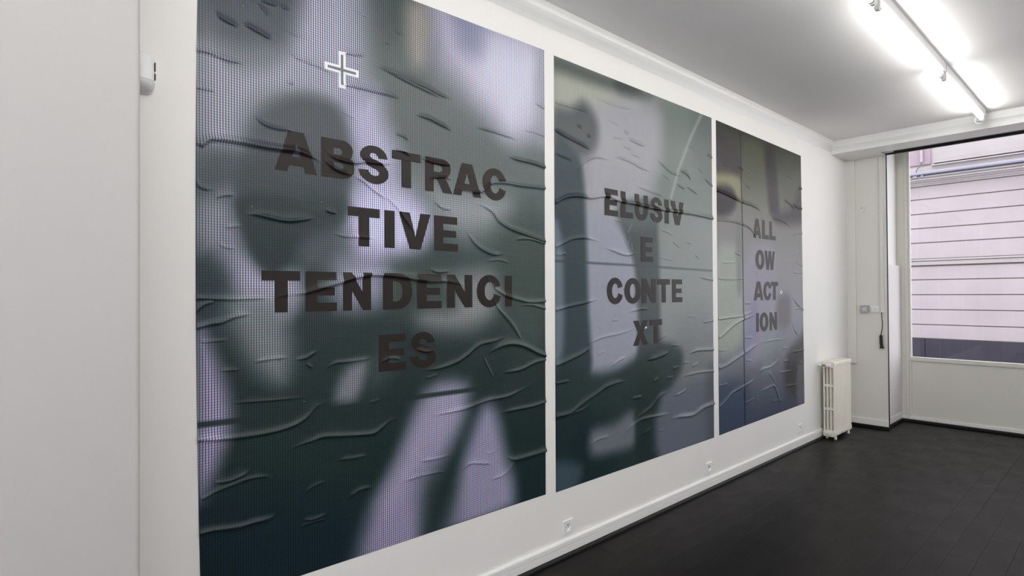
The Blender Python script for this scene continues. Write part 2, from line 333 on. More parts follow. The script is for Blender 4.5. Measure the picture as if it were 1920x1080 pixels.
LAYERS_1 = [["p",[546,2413,570,2441,606,2430,650,2422,705,2425,769,2432,825,2461,864,2525,891,2613,910,2710,906,2825,891,2947,911,3035,1003,3083,1139,3100,1244,3062,1270,2928,1255,2740,1242,2588,1252,2509,1264,2464,1255,2425,1213,2385,1153,2353,1091,2330,1030,2324,967,2326,909,2323,855,2310,805,2293,764,2269,735,2234,713,2192,696,2153,687,2117,683,2082,668,2058,629,2038,580,2028,546,2057,534,2162,534,2306],[136,143,153],82,1.0],["p",[1000,2963,1045,2991,1097,2972,1142,2928,1175,2858,1200,2763,1217,2675,1227,2604,1229,2540,1216,2487,1183,2439,1137,2403,1091,2387,1050,2401,1010,2433,976,2469,944,2495,918,2524,910,2581,926,2702,960,2854],[144,150,163],122,1.0],["p",[546,2856,647,2916,796,2944,911,2927,934,2829,908,2685,878,2571,858,2518,834,2493,805,2476,767,2459,725,2450,687,2449,655,2457,627,2472,604,2488,589,2507,578,2526,569,2535,559,2512,551,2478,546,2490,533,2593,522,2742],[57,66,73],70,1.0],["p",[650,2442,700,2465,773,2487,825,2492,831,2469,812,2430,784,2398,747,2379,702,2367,668,2367,648,2386,639,2416],[98,106,112],60,0.7],["p",[1218,2957,1296,2998,1410,2983,1494,2936,1502,2854,1472,2744,1463,2650,1497,2586,1551,2535,1614,2484,1680,2424,1756,2363,1846,2318,1968,2303,2111,2306,2227,2297,2305,2258,2347,2207,2319,2160,2196,2122,2017,2091,1844,2071,1678,2058,1519,2054,1403,2067,1344,2103,1316,2156,1293,2219,1267,2286,1245,2363,1229,2466,1211,2631,1200,2823],[78,86,86],120,1.0],["p",[1244,2967,1313,2967,1419,2931,1494,2885,1501,2836,1473,2781,1435,2741,1390,2716,1338,2704,1296,2723,1262,2797,1237,2900],[65,75,75],94,1.0],["p",[1539,2952,1588,2973,1670,2961,1781,2949,1952,2963,2168,2979,2335,2954,2384,2851,2362,2708,2332,2587,2314,2513,2288,2461,2249,2420,2193,2384,2126,2360,2067,2352,2029,2363,1998,2389,1954,2421,1889,2458,1813,2499,1744,2540,1683,2573,1626,2605,1584,2657,1551,2754,1530,2869],[165,166,181],136,1.0],["p",[1867,2845,2001,2884,2192,2907,2335,2893,2363,2818,2325,2705,2272,2604,2210,2522,2133,2452,2068,2415,2024,2424,1990,2462,1955,2506,1908,2546,1860,2591,1830,2643,1817,2711,1821,2787],[196,197,214],172,1.0],["p",[1681,2922,1732,2943,1810,2945,1868,2928,1881,2878,1871,2808,1849,2757,1810,2735,1759,2731,1719,2748,1692,2799,1674,2870],[122,128,150],83,0.8],["p",[1421,2861,1452,2883,1493,2890,1524,2870,1534,2804,1532,2712,1523,2641,1502,2606,1473,2592,1448,2596,1432,2620,1419,2663,1412,2709,1408,2762,1409,2819],[149,146,136],61,0.8],["p",[2253,2870,2278,2923,2311,2927,2335,2878,2342,2737,2341,2543,2330,2404,2305,2357,2272,2364,2249,2420,2242,2554,2243,2736],[142,147,157],66,0.7],["p",[1115,2336,1154,2376,1209,2410,1255,2421,1276,2393,1287,2342,1299,2292,1319,2256,1340,2223,1361,2183,1378,2130,1393,2072,1417,2020,1460,1980,1513,1945,1549,1908,1553,1865,1539,1820,1518,1780,1496,1744,1468,1713,1429,1688,1374,1667,1309,1652,1251,1646,1202,1651,1159,1665,1125,1688,1103,1723,1091,1769,1090,1822,1106,1888,1134,1963,1151,2033,1147,2090,1132,2140,1120,2188,1111,2241,1106,2292],[163,166,187],90,1.0],["p",[1151,1918,1224,1953,1337,1972,1431,1972,1478,1946,1499,1900,1503,1854,1497,1811,1473,1769,1430,1737,1351,1714,1256,1701,1188,1714,1150,1772,1134,1854],[191,193,220],100,1.0],["p",[1403,2067,1470,2076,1587,2072,1708,2068,1822,2072,1938,2076,2027,2065,2073,2029,2086,1978,2064,1926,1993,1875,1892,1827,1807,1796,1755,1788,1716,1794,1674,1815,1622,1855,1568,1907,1519,1956,1462,2000,1410,2040],[110,118,118],126,1.0],["p",[1580,1988,1698,2001,1885,2003,2026,1994,2051,1973,2013,1943,1951,1917,1864,1891,1757,1869,1674,1867,1612,1900,1568,1951],[142,149,153],83,0.7],["p",[546,2029,580,2055,629,2064,668,2058,687,2032,696,1990,696,1952,688,1927,672,1906,649,1887,614,1860,574,1835,546,1837,534,1889,533,1968],[61,72,77],62,1.0],["p",[546,1837,557,1860,574,1871,595,1881,621,1897,652,1911,677,1910,689,1882,695,1837,701,1792,711,1751,721,1710,734,1673,750,1640,769,1612,793,1593,830,1592,872,1600,903,1594,914,1558,911,1508,896,1467,866,1439,824,1420,783,1418,742,1437,702,1471,667,1511,639,1564,615,1624,594,1667,575,1678,557,1674,546,1684,540,1729,540,1789],[112,120,130],64,1.0],["p",[546,1828,570,1846,604,1858,631,1855,643,1826,647,1781,640,1748,612,1735,573,1733,546,1742,536,1766,536,1800],[125,132,139],56,0.6],["p",[695,1651,718,1651,749,1630,783,1613,823,1612,867,1615,897,1605,902,1568,893,1518,875,1478,849,1454,816,1440,783,1438,746,1452,710,1478,686,1511,678,1559,683,1615],[151,155,170],67,1.0],["p",[744,2187,767,2228,794,2260,825,2287,860,2309,900,2325,942,2335,987,2338,1033,2333,1072,2315,1099,2276,1116,2222,1127,2167,1130,2114,1126,2060,1119,2006,1113,1949,1105,1892,1090,1845,1063,1813,1029,1792,996,1771,966,1747,936,1724,908,1701,878,1677,850,1653,827,1635,814,1624,806,1618,795,1622,776,1634,755,1655,736,1683,720,1718,707,1761,697,1812,692,1874,691,1945,696,2012,707,2075,724,2135],[62,69,74],45,1.0],["p",[690,2032,789,2073,945,2091,1071,2090,1114,2061,1113,2010,1104,1959,1102,1912,1094,1864,1080,1821,1061,1785,1037,1753,1010,1728,980,1707,948,1693,908,1690,852,1697,791,1714,744,1755,703,1841,675,1949],[48,59,63],49,0.9],["p",[696,1892,805,1907,967,1917,1090,1912,1114,1887,1083,1847,1042,1807,1004,1770,956,1734,912,1701,872,1669,835,1641,803,1628,778,1638,758,1663,740,1693,723,1730,708,1773,697,1812,681,1844,669,1871],[34,48,51],75,1.0],["p",[690,1891,676,1861,685,1817,697,1776,707,1740,721,1706,736,1677,752,1652,771,1631,789,1617,806,1614,822,1619,838,1629,853,1641,868,1658,882,1679,894,1703,905,1732,912,1765,922,1810,928,1859,908,1894,840,1907,751,1905],[32,45,48],22,0.9],["p",[940,1746,990,1775,1060,1800,1114,1801,1138,1759,1144,1692,1125,1643,1065,1626,985,1625,929,1638,913,1667,918,1709],[74,82,87],61,0.8],["p",[1080,1664,1151,1691,1253,1699,1332,1685,1362,1634,1361,1561,1331,1504,1252,1474,1150,1461,1079,1473,1053,1527,1053,1605],[135,139,157],80,1.0],["p",[1332,1673,1435,1702,1589,1708,1706,1685,1739,1616,1723,1520,1672,1449,1567,1417,1436,1410,1344,1432,1306,1502,1299,1600],[50,63,61],91,1.0],["p",[1673,1605,1743,1635,1846,1653,1930,1651,1978,1615,2004,1555,2003,1497,1967,1446,1905,1398,1839,1363,1773,1347,1703,1343,1639,1346,1577,1356,1521,1373,1486,1391,1479,1407,1491,1425,1516,1440,1563,1445,1625,1446,1672,1462,1675,1505,1660,1561],[123,127,128],98,1.0],["p",[1987,1863,2080,1942,2219,1970,2326,1918,2363,1722,2359,1445,2319,1253,2228,1207,2108,1242,2021,1327,1979,1490,1964,1704],[52,66,63],130,1.0],["p",[546,1627,570,1643,603,1626,630,1590,646,1531,654,1453,648,1393,618,1359,576,1343,545,1360,535,1438,536,1549],[36,50,56],69,1.0],["p",[649,1502,690,1519,756,1518,813,1500,845,1458,864,1399,875,1340,876,1281,868,1222,853,1185,830,1177,801,1191,772,1214,745,1245,718,1285,695,1331,670,1391,648,1456],[107,118,118],73,1.0],["p",[545,1360,556,1397,570,1371,585,1329,604,1281,624,1217,639,1159,647,1116,651,1080,648,1040,636,990,619,938,603,892,590,854,579,823,567,804,555,786,542,781,535,831,534,990,538,1206],[143,143,167],50,1.0],["p",[1059,1089,1064,1126,1085,1175,1112,1213,1147,1232,1187,1239,1211,1227,1206,1183,1183,1120,1155,1077,1120,1065,1081,1071],[111,117,121],42,1.0],["p",[1211,1204,1230,1248,1261,1294,1290,1315,1315,1291,1338,1239,1343,1192,1316,1154,1271,1121,1236,1108,1218,1127,1209,1165],[64,75,77],56,0.6],["p",[1514,1056,1592,1088,1679,1090,1741,1070,1759,1025,1748,958,1727,893,1697,837,1657,783,1619,730,1585,678,1553,627,1526,573,1509,508,1497,440,1481,386,1462,349,1439,325,1394,314,1303,312,1197,322,1133,352,1136,413,1176,496,1221,577,1261,644,1307,709,1355,782,1404,877,1455,980],[141,141,164],81,1.0],["p",[1702,1054,1653,1073,1580,1074,1514,1046,1461,971,1413,869,1369,779,1323,712,1281,656,1260,613,1270,582,1300,562,1340,570,1391,621,1452,702,1512,776,1570,823,1625,861,1668,902,1697,957,1712,1014],[157,156,174],65,0.6],["p",[1853,941,1886,953,1916,937,1943,901,1967,841,1987,760,2008,681,2034,605,2061,531,2071,469,2069,425,2052,395,1994,375,1863,363,1704,360,1602,376,1589,417,1623,477,1659,540,1683,602,1709,666,1739,732,1775,809,1816,888],[142,142,165],75,1.0],["p",[1482,658,1533,692,1609,696,1667,668,1687,585,1685,469,1665,384,1619,350,1557,347,1510,377,1484,460,1472,574],[34,48,48],93,0.7],["p",[545,791,687,785,906,710,1086,612,1157,500,1157,377,1085,301,905,294,687,329,545,394,495,523,495,687],[18,33,41],121,0.8],["s",[545,1062,994,1049,1514,1046,2313,1036],[28,42,42],5,0.9,11]]
LETTERS_1 = [["A",812,984,2013,2176],["B",1002,1149,2013,2176],["S",1168,1315,2013,2176],["T",1331,1484,2013,2176],["R",1509,1668,2013,2176],["A",1670,1849,2013,2176],["C",1857,2018,2013,2176],["T",1118,1269,1732,1900],["I",1292,1345,1732,1900],["V",1366,1538,1732,1900],["E",1559,1699,1732,1900],["T",762,913,1456,1619],["E",934,1067,1456,1619],["N",1094,1226,1456,1619],["D",1284,1436,1456,1619],["E",1463,1601,1456,1619],["N",1631,1788,1456,1619],["C",1816,1977,1456,1619],["I",2007,2058,1456,1619],["E",1261,1401,1181,1345],["S",1421,1565,1181,1345]]
RIDGES_2 = [[3,2410,2626,2499,2627,2629,2630,2706,2621],[4,2409,2463,2497,2443,2607,2425,2733,2402],[2,2425,2327,2569,2307],[3,2540,2191,2605,2244,2644,2305,2722,2349,2802,2368,2927,2367],[3,2727,2727,2848,2729,2996,2728,3154,2741,3224,2728],[2,2888,2619,3017,2604],[3,3050,2583,3117,2568],[4,3094,2543,3197,2527,3305,2520],[3,2928,2401,3036,2397,3149,2387,3242,2366,3389,2358],[2,2929,2520,3060,2530],[3,3415,2456,3518,2420,3624,2383,3791,2383],[4,3721,2419,3820,2402,3892,2357],[2,3491,2358,3609,2329],[3,3677,2315,3803,2284],[3,3818,2309,3995,2267],[2,3984,2472,4075,2437],[3,4075,2405,4201,2359],[2,3823,2612,3941,2600],[3,4116,2588,4205,2583],[2,3037,2486,3150,2463],[2,3127,2446,3243,2436],[2,2590,2528,2646,2520],[2,2675,2487,2734,2479],[5,2404,2048,2493,2088,2604,2106,2719,2106,2861,2134,3011,2117,3192,2115,3385,2106,3647,2108,3932,2111,4206,2102],[2,3758,2126,3993,2124,4206,2110],[4,2402,1791,2491,1825,2564,1848,2678,1857,2806,1843],[4,2837,1812,2941,1791,3073,1770,3211,1796],[3,2419,1743,2499,1759],[2,3459,1967,3563,1952,3644,1928],[2,3616,1896,3725,1849],[3,3182,2239,3387,2214,3541,2202],[2,2944,1991,3031,1984],[2,3443,1770,3641,1755],[2,3927,1812,4002,1779],[2,3811,1895,3899,1889],[4,2398,1426,2523,1447,2654,1464,2802,1490],[3,2651,1200,2729,1227,2830,1247,2978,1259,3089,1273,3157,1284],[5,2395,1110,2502,1131,2613,1159,2709,1190],[3,2394,1004,2518,1008],[5,2392,814,2516,819,2609,856,2745,901,2847,934,2952,948,3073,949],[4,3126,677,3219,704,3341,743,3442,801,3559,823],[4,3024,605,3126,649,3243,673,3414,668,3597,663],[5,3556,618,3678,621,3877,607,4028,640,4202,649],[3,2673,584,2762,618,2906,619],[3,2890,1047,2976,1086,3064,1105],[4,3284,1060,3420,1074,3524,1091,3577,1109],[4,3826,1060,3944,1083,4210,1072],[3,3984,1640,4220,1616],[3,4024,1291,4214,1300],[2,3802,1346,3949,1341],[2,3577,1146,3714,1137],[2,3602,974,3711,986],[2,3740,1006,3840,1002],[3,3868,964,3973,989],[3,3625,778,3736,794,3808,816],[3,3738,908,3972,915,4207,901],[3,3368,903,3431,932],[3,3105,823,3245,826],[3,3241,568,3339,601],[2,3413,561,3502,560],[2,3521,915,3628,919],[2,2915,1347,2990,1349],[3,3090,1396,3229,1413,3326,1411],[3,2445,818,2609,819,2705,849],[2,3422,1192,3552,1228],[2,2768,1141,2850,1161]]
BASE_2 = [[2965,129,131,129],[2421,129,131,135],[1880,122,127,131],[1341,117,122,127],[912,99,105,110],[450,68,74,83],[273,49,60,67]]
LAYERS_2 = [["p",[2405,2835,2484,2875,2604,2897,2740,2907,2912,2906,3108,2890,3243,2856,3264,2791,3211,2709,3120,2651,2988,2637,2827,2645,2687,2647,2570,2624,2470,2598,2402,2602,2372,2666,2371,2759],[154,158,148],95,1.0],["p",[2388,2908,2484,2916,2629,2915,2792,2913,2988,2918,3211,2922,3369,2915,3405,2886,3359,2848,3273,2820,3147,2812,2989,2814,2843,2816,2711,2814,2589,2812,2496,2812,2439,2809,2407,2807,2387,2815,2365,2842,2356,2880],[83,90,86],54,1.0],["p",[2980,2900,3045,2912,3141,2917,3213,2914,3239,2897,3237,2871,3212,2849,3151,2836,3068,2828,3007,2830,2976,2849,2964,2878],[49,55,55],53,0.8],["p",[3466,2889,3686,2984,4003,3026,4252,2938,4348,2609,4341,2149,4231,1812,3967,1699,3638,1707,3417,1779,3354,1920,3368,2127,3392,2334,3387,2537,3392,2741],[103,113,110],160,1.0],["p",[3929,2892,4022,2953,4154,2980,4252,2938,4287,2765,4282,2522,4242,2363,4143,2357,4013,2431,3923,2526,3891,2644,3893,2786],[85,94,92],117,0.8],["p",[2789,2686,2963,2766,3203,2811,3399,2818,3482,2767,3500,2673,3494,2574,3481,2482,3445,2388,3392,2297,3313,2207,3219,2121,3141,2052,3103,2003,3077,1967,3024,1937,2909,1897,2772,1865,2678,1880,2648,1965,2653,2097,2672,2237,2686,2391,2714,2556],[147,148,155],118,1.0],["p",[2669,1944,2768,2030,2916,2019,3042,1973,3107,1908,3142,1808,3166,1698,3186,1583,3196,1458,3197,1342,3207,1233,3209,1133,3158,1060,3008,997,2819,964,2689,1036,2638,1302,2633,1672],[140,144,158],58,1.0],["p",[3486,2008,3691,2113,3996,2135,4236,2066,4327,1850,4321,1543,4222,1306,3980,1179,3676,1127,3473,1183,3404,1417,3409,1754],[120,127,127],128,0.8],["p",[3681,1325,3831,1394,4052,1407,4222,1348,4283,1160,4277,900,4211,718,4054,671,3851,700,3708,780,3648,946,3636,1164],[104,109,113],131,0.7],["s",[4046,2900,3872,2671,3713,2424,3611,2209],[150,157,153],17,0.7,14],["p",[2384,2574,2426,2606,2486,2610,2540,2616,2580,2643,2613,2672,2647,2688,2686,2680,2725,2658,2757,2629,2779,2598,2794,2560,2797,2521,2791,2478,2774,2434,2744,2395,2700,2366,2645,2342,2585,2321,2512,2291,2434,2263,2382,2275,2362,2359,2365,2480],[67,72,76],58,1.0],["p",[2382,2337,2432,2446,2502,2414,2561,2366,2598,2350,2623,2320,2643,2266,2656,2182,2663,2074,2669,1944,2676,1782,2683,1598,2688,1425,2704,1261,2718,1106,2693,1003,2593,933,2460,915,2370,1037,2345,1421,2354,1948],[40,55,61],38,1.0],["p",[2360,1890,2386,1960,2421,1939,2449,1865,2464,1726,2471,1535,2472,1368,2465,1248,2451,1154,2433,1092,2405,1044,2374,1028,2353,1099,2346,1334,2349,1657],[105,117,129],36,0.8],["p",[2998,2091,3097,2129,3247,2154,3370,2146,3421,2091,3436,2000,3444,1892,3453,1763,3456,1616,3458,1482,3458,1365,3459,1261,3473,1183,3518,1147,3578,1138,3622,1116,3648,1059,3658,990,3619,944,3494,930,3331,939,3217,984,3186,1079,3196,1210,3203,1342,3196,1466,3185,1590,3166,1698,3131,1779,3088,1843,3052,1904,3015,1973,2984,2039],[53,63,65],40,1.0],["p",[2998,2091,3100,2123,3251,2145,3370,2146,3426,2110,3441,2052,3407,2001,3294,1965,3140,1939,3030,1937,2981,1977,2969,2039],[83,91,91],62,0.7],["p",[2370,1097,2453,1137,2574,1083,2694,1035,2795,1029,2893,1032,2985,1041,3067,1059,3142,1085,3218,1109,3302,1132,3388,1154,3473,1164,3565,1158,3656,1139,3721,1109,3746,1064,3742,1008,3718,954,3670,905,3605,859,3548,819,3508,800,3476,787,3453,737,3494,613,3546,449,3447,330,3078,273,2640,265,2363,340,2289,565,2313,874],[32,48,49],60,1.0],["p",[2367,824,2490,857,2670,827,2819,757,2908,629,2955,460,2920,337,2749,288,2519,287,2363,340,2312,486,2317,685],[21,38,42],90,0.8],["p",[2705,683,2760,694,2842,691,2925,691,3004,712,3083,739,3141,737,3174,680,3183,594,3162,530,3099,508,3009,507,2923,512,2843,513,2766,519,2713,539,2688,583,2684,641],[100,106,114],56,1.0],["p",[3187,987,3261,1046,3365,1036,3444,961,3475,783,3478,541,3448,367,3365,306,3255,314,3178,385,3153,565,3157,810],[27,42,42],40,0.9],["p",[3467,791,3682,851,4001,863,4255,818,4352,678,4349,480,4246,335,3991,280,3672,278,3460,327,3386,463,3389,651],[90,97,110],73,1.0],["p",[4091,898,4140,953,4207,947,4256,882,4272,717,4267,494,4246,335,4195,284,4128,297,4081,365,4066,525,4070,742],[65,74,80],79,0.7],["p",[2365,551,2440,553,2544,524,2613,485,2610,433,2566,373,2517,333,2463,321,2404,329,2363,355,2344,417,2341,499],[68,83,95],55,0.8],["s",[2376,1710,3107,1707,4229,1693],[48,58,64],8,0.85,6],["s",[3140,1981,3093,1921],[164,172,174],4,0.5,2],["s",[3116,1894,3092,1844],[166,174,176],4,0.5,2],["s",[3133,1853,3144,1811],[167,175,177],4,0.4,3],["s",[3126,1754,3113,1718],[164,170,175],4,0.5,3]]
LETTERS_2 = [["E",2848,2988,2015,2186],["L",3014,3150,2015,2186],["U",3168,3321,2015,2186],["S",3347,3497,2015,2186],["I",3523,3578,2015,2186],["V",3598,3777,2015,2186],["E",3236,3377,1734,1904],["C",2865,3030,1454,1620],["O",3048,3231,1454,1620],["N",3243,3407,1454,1620],["T",3426,3584,1454,1620],["E",3611,3748,1454,1620],["X",3138,3311,1172,1338],["T",3333,3479,1172,1338]]
RIDGES_3 = [[5,4278,2334,4402,2323,4531,2306,4693,2285,4862,2276,5009,2250,5114,2191],[4,4273,2095,4449,2107,4689,2096,4829,2074,4915,2027,4972,1963,4986,1896],[4,5526,2400,5701,2359,5809,2317],[4,5737,2370,5884,2347,5979,2348],[4,5889,2537,5984,2548],[2,5601,2627,5743,2609],[2,4957,2588,5107,2547],[2,4782,2544,4868,2529],[3,4752,2441,4879,2411],[1,4813,2640,4957,2622],[2,4356,2547,4484,2541],[3,4617,2566,4754,2553],[3,5711,2064,5840,2094,5983,2104],[2,5724,1872,5872,1908],[3,4316,1757,4443,1765,4600,1770],[3,4549,1850,4683,1830],[2,4850,1705,4937,1700,4966,1653],[3,5795,1815,5963,1778],[3,5720,1709,5961,1706],[3,5224,2200,5420,2195,5590,2173,5731,2139],[3,4289,1631,4518,1628,4791,1644],[3,4716,1429,4844,1427],[4,4283,1308,4459,1314,4673,1320,4813,1342,4930,1365],[5,4292,1161,4406,1204,4537,1255,4700,1293,4929,1325],[4,5696,1494,5821,1404,6008,1332],[3,5765,1352,5895,1357,6001,1327],[3,5726,1257,5742,1168,5850,1088],[5,4288,917,4426,936,4557,969,4721,1007,4864,1043,5012,1073],[3,5073,1076,5294,1083,5528,1077],[4,4282,614,4395,648,4499,697,4688,726,4829,749,4946,776],[4,4946,776,5037,835,5224,845,5355,889,5406,970],[4,4973,640,5156,658,5284,665,5347,594,5412,515,5549,555],[3,5175,801,5253,745,5349,671],[3,4684,578,4825,592,4913,600],[2,4946,776,4928,658,4926,539,4894,411],[3,5700,941,5998,942],[3,5474,994,5630,983],[3,5488,871,5627,867],[3,5385,773,5695,765],[3,5516,631,5692,626,5837,617],[2,5843,819,5995,836],[2,5743,531,5835,535],[3,4710,1137,4880,1128],[3,4734,941,4862,930],[2,4278,1058,4454,1052],[3,4297,776,4423,781],[3,5216,527,5346,524,5479,492],[3,4282,608,4473,688,4687,719]]
BASE_3 = [[2899,40,46,33],[2659,65,67,54],[2419,86,88,77],[2132,110,110,108],[1750,126,125,130],[1275,125,128,137],[991,108,112,123],[708,83,88,102],[332,52,62,81]]
LAYERS_3 = [["p",[4250,2810,4307,2834,4389,2819,4468,2794,4540,2767,4608,2730,4660,2684,4696,2623,4713,2554,4695,2499,4619,2468,4511,2451,4416,2445,4345,2440,4284,2445,4244,2482,4225,2582,4226,2715],[49,44,47],60,1.0],["p",[4243,2465,4357,2488,4521,2502,4647,2493,4692,2437,4691,2356,4671,2302,4640,2303,4589,2331,4523,2353,4426,2353,4317,2347,4241,2354,4208,2386,4205,2430],[123,123,93],50,1.0],["p",[4241,2354,4315,2383,4419,2392,4505,2386,4557,2359,4588,2315,4595,2272,4572,2231,4524,2191,4464,2162,4386,2143,4298,2135,4238,2150,4213,2209,4213,2291],[33,25,33],50,1.0],["p",[4750,2826,4883,2856,5073,2849,5217,2812,5271,2727,5268,2613,5210,2529,5065,2492,4875,2485,4743,2515,4697,2607,4700,2734],[72,74,59],91,0.6],["p",[5151,2820,5199,2851,5270,2856,5330,2830,5364,2760,5386,2658,5403,2554,5424,2446,5439,2337,5431,2258,5381,2218,5308,2210,5248,2241,5215,2330,5194,2456,5178,2573,5159,2671,5144,2759],[37,29,33],61,1.0],["p",[5339,2259,5419,2275,5549,2288,5673,2321,5770,2397,5858,2495,5936,2569,6004,2605,6060,2616,6098,2588,6134,2498,6151,2368,6089,2263,5885,2206,5620,2176,5429,2168,5345,2187,5319,2225],[46,39,44],80,1.0],["p",[5564,2828,5692,2876,5874,2875,6010,2845,6061,2784,6059,2694,6004,2603,5864,2496,5680,2394,5552,2370,5509,2489,5514,2683],[65,65,57],108,0.6],["p",[4231,1812,4360,1896,4543,1904,4681,1829,4730,1618,4724,1325,4666,1110,4525,1026,4343,1020,4218,1095,4175,1306,4181,1597],[139,147,140],80,1.0],["p",[4778,1833,4930,1924,5145,1963,5307,1903,5363,1668,5353,1333,5287,1073,5140,951,4947,905,4808,919,4755,997,4746,1132,4747,1287,4733,1474,4730,1680],[136,133,152],90,0.7],["p",[4807,1331,4861,1414,4928,1468,4972,1466,4973,1372,4948,1223,4912,1095,4860,1001,4798,930,4758,923,4755,1026,4775,1193],[113,113,157],55,0.5],["p",[5068,1086,5116,1175,5182,1254,5236,1269,5271,1171,5292,1007,5283,878,5219,816,5127,789,5062,802,5042,874,5046,986],[113,127,132],59,0.5],["p",[5388,1462,5465,1497,5573,1508,5652,1484,5680,1403,5677,1287,5645,1204,5564,1177,5457,1183,5382,1215,5356,1288,5358,1387],[86,83,90],76,0.8],["p",[5589,928,5677,985,5792,1027,5895,1062,5975,1110,6041,1152,6085,1132,6108,1000,6107,806,6071,650,5983,564,5862,516,5751,503,5653,529,5563,588,5509,658,5504,744,5534,843],[49,47,52],81,1.0],["p",[5810,781,5886,832,5996,846,6076,810,6102,684,6096,508,6064,383,5992,347,5896,363,5826,415,5794,525,5787,672],[96,99,109],55,0.7],["p",[4211,760,4365,805,4586,807,4755,765,4818,652,4815,496,4747,381,4576,332,4355,325,4204,363,4151,480,4154,641],[52,65,86],80,0.8],["p",[4592,2115,4613,2179,4644,2182,4668,2122,4678,1955,4681,1726,4675,1559,4653,1497,4622,1497,4599,1559,4589,1724,4586,1950],[95,100,100],42,0.6],["s",[4679,2886,4698,2192,4708,1288,4713,386],[22,18,19],4,1.0,9]]
LETTERS_3 = [["A",4899,5054,1999,2168],["L",5075,5210,1999,2168],["L",5225,5355,1999,2168],["O",4940,5115,1725,1896],["W",5122,5331,1725,1896],["A",4899,5085,1451,1617],["C",5090,5247,1451,1617],["T",5241,5394,1451,1617],["I",4940,4993,1176,1340],["O",5008,5183,1176,1340],["N",5209,5364,1176,1340]]

# ---------------------------------------------------------------- posters
AMP = {1: .0018, 2: .0034, 3: .0058, 4: .0088, 5: .0130}
WID = {1: .0065, 2: .0075, 3: .0095, 4: .0120, 5: .0165}
def catmull(P, n=4):
    P = np.array(P, float)
    if len(P) < 3: return P
    Q = np.vstack([2*P[0]-P[1], P, 2*P[-1]-P[-2]]); out = []
    for i in range(1, len(Q)-2):
        for k in range(n):
            t = k/n
            out.append(0.5*((2*Q[i]) + (-Q[i-1]+Q[i+1])*t + (2*Q[i-1]-5*Q[i]+4*Q[i+1]-Q[i+2])*t*t + (-Q[i-1]+3*Q[i]-3*Q[i+1]+Q[i+2])*t**3))
    out.append(Q[-2])
    return np.array(out)
def relief(ridges, y0, y1, gain=1.0):
    prep = []
    for r in ridges:
        P = catmull(np.array(r[1:], float).reshape(-1, 2)/1000)
        s0, s1 = P[0][0] < y0+.035 or P[0][0] > y1-.035, P[-1][0] > y1-.035 or P[-1][0] < y0+.035
        seg = np.linalg.norm(P[1:]-P[:-1], axis=1); cum = np.concatenate([[0], np.cumsum(seg)])
        prep.append((P, seg, cum, s0, s1, AMP[r[0]]*gain*(1+.35*min(max((P[:, 1].mean()-1.7)/.6, 0), 1)), WID[r[0]]))
    def h(Y, Z):
        Hh = np.zeros(len(Y))
        for P, seg, cum, s0, s1, A, W in prep:
            m = 6*W
            ids = np.nonzero((Y > P[:, 0].min()-m) & (Y < P[:, 0].max()+m) & (Z > P[:, 1].min()-m) & (Z < P[:, 1].max()+m))[0]
            if not len(ids): continue
            y, z = Y[ids], Z[ids]
            best = np.full(len(ids), 1e9); bs = np.zeros(len(ids)); sg = np.ones(len(ids))
            for i in range(len(seg)):
                d = P[i+1]-P[i]; L2 = max(d @ d, 1e-12)
                t = np.clip(((y-P[i, 0])*d[0]+(z-P[i, 1])*d[1])/L2, 0, 1)
                ey, ez = y-P[i, 0]-t*d[0], z-P[i, 1]-t*d[1]
                dd = np.hypot(ey, ez); k = dd < best
                best[k] = dd[k]; bs[k] = (cum[i]+t*seg[i])[k]; sg[k] = np.sign(ez+1e-9)[k]
            T = cum[-1]; u = bs/max(T, 1e-6)
            tp = np.ones(len(ids))
            if not s0: tp *= np.clip(u/.30, 0, 1)
            if not s1: tp *= np.clip((1-u)/.30, 0, 1)
            tp = tp*tp*(3-2*tp)
            wv = np.where(sg > 0, 1.35*W, .42*W)*(.6+.4*tp)
            prof = 1/(1+(best/wv)**2)**2
            Hh[ids] = np.maximum(Hh[ids], A*tp*prof)
        return Hh
    return h
def sdf_poly(Y, Z, P):
    d = np.full(len(Y), 1e9); inside = np.zeros(len(Y), bool); n = len(P)
    for i in range(n):
        a, b = P[i], P[(i+1) % n]; e = b-a
        t = np.clip(((Y-a[0])*e[0]+(Z-a[1])*e[1])/max(e @ e, 1e-12), 0, 1)
        d = np.minimum(d, np.hypot(Y-a[0]-t*e[0], Z-a[1]-t*e[1]))
        c = ((a[1] > Z) != (b[1] > Z))
        if abs(e[1]) > 1e-9: inside ^= c & (Y < a[0]+(Z-a[1])*e[0]/e[1])
    return np.where(inside, -d, d)
LUT = np.array([lin(i) for i in range(256)])
def print_colour(Y, Z, base, layers):
    b = sorted(base); zz = np.array([q[0] for q in b])/1000
    col = np.stack([np.interp(Z, zz, [q[1+k] for q in b]) for k in range(3)], 1)
    for l in layers:
        P = np.array(l[1], float).reshape(-1, 2)/1000; soft = l[3]/1000
        if l[0] == 'p': d = sdf_poly(Y, Z, P)
        else:
            d = np.full(len(Y), 1e9)
            for i in range(len(P)-1):
                e = P[i+1]-P[i]; t = np.clip(((Y-P[i, 0])*e[0]+(Z-P[i, 1])*e[1])/(e @ e), 0, 1)
                d = np.minimum(d, np.hypot(Y-P[i, 0]-t*e[0], Z-P[i, 1]-t*e[1]))
            d -= l[5]/1000
        m = np.clip(.5-d/(2*soft), 0, 1); m = (m*m*(3-2*m)*l[4])[:, None]
        col = col*(1-m)+np.array(l[2], float)*m
    col = np.clip(col, 0, 255)/255
    return np.where(col <= .04045, col/12.92, ((col+.055)/1.055)**2.4)

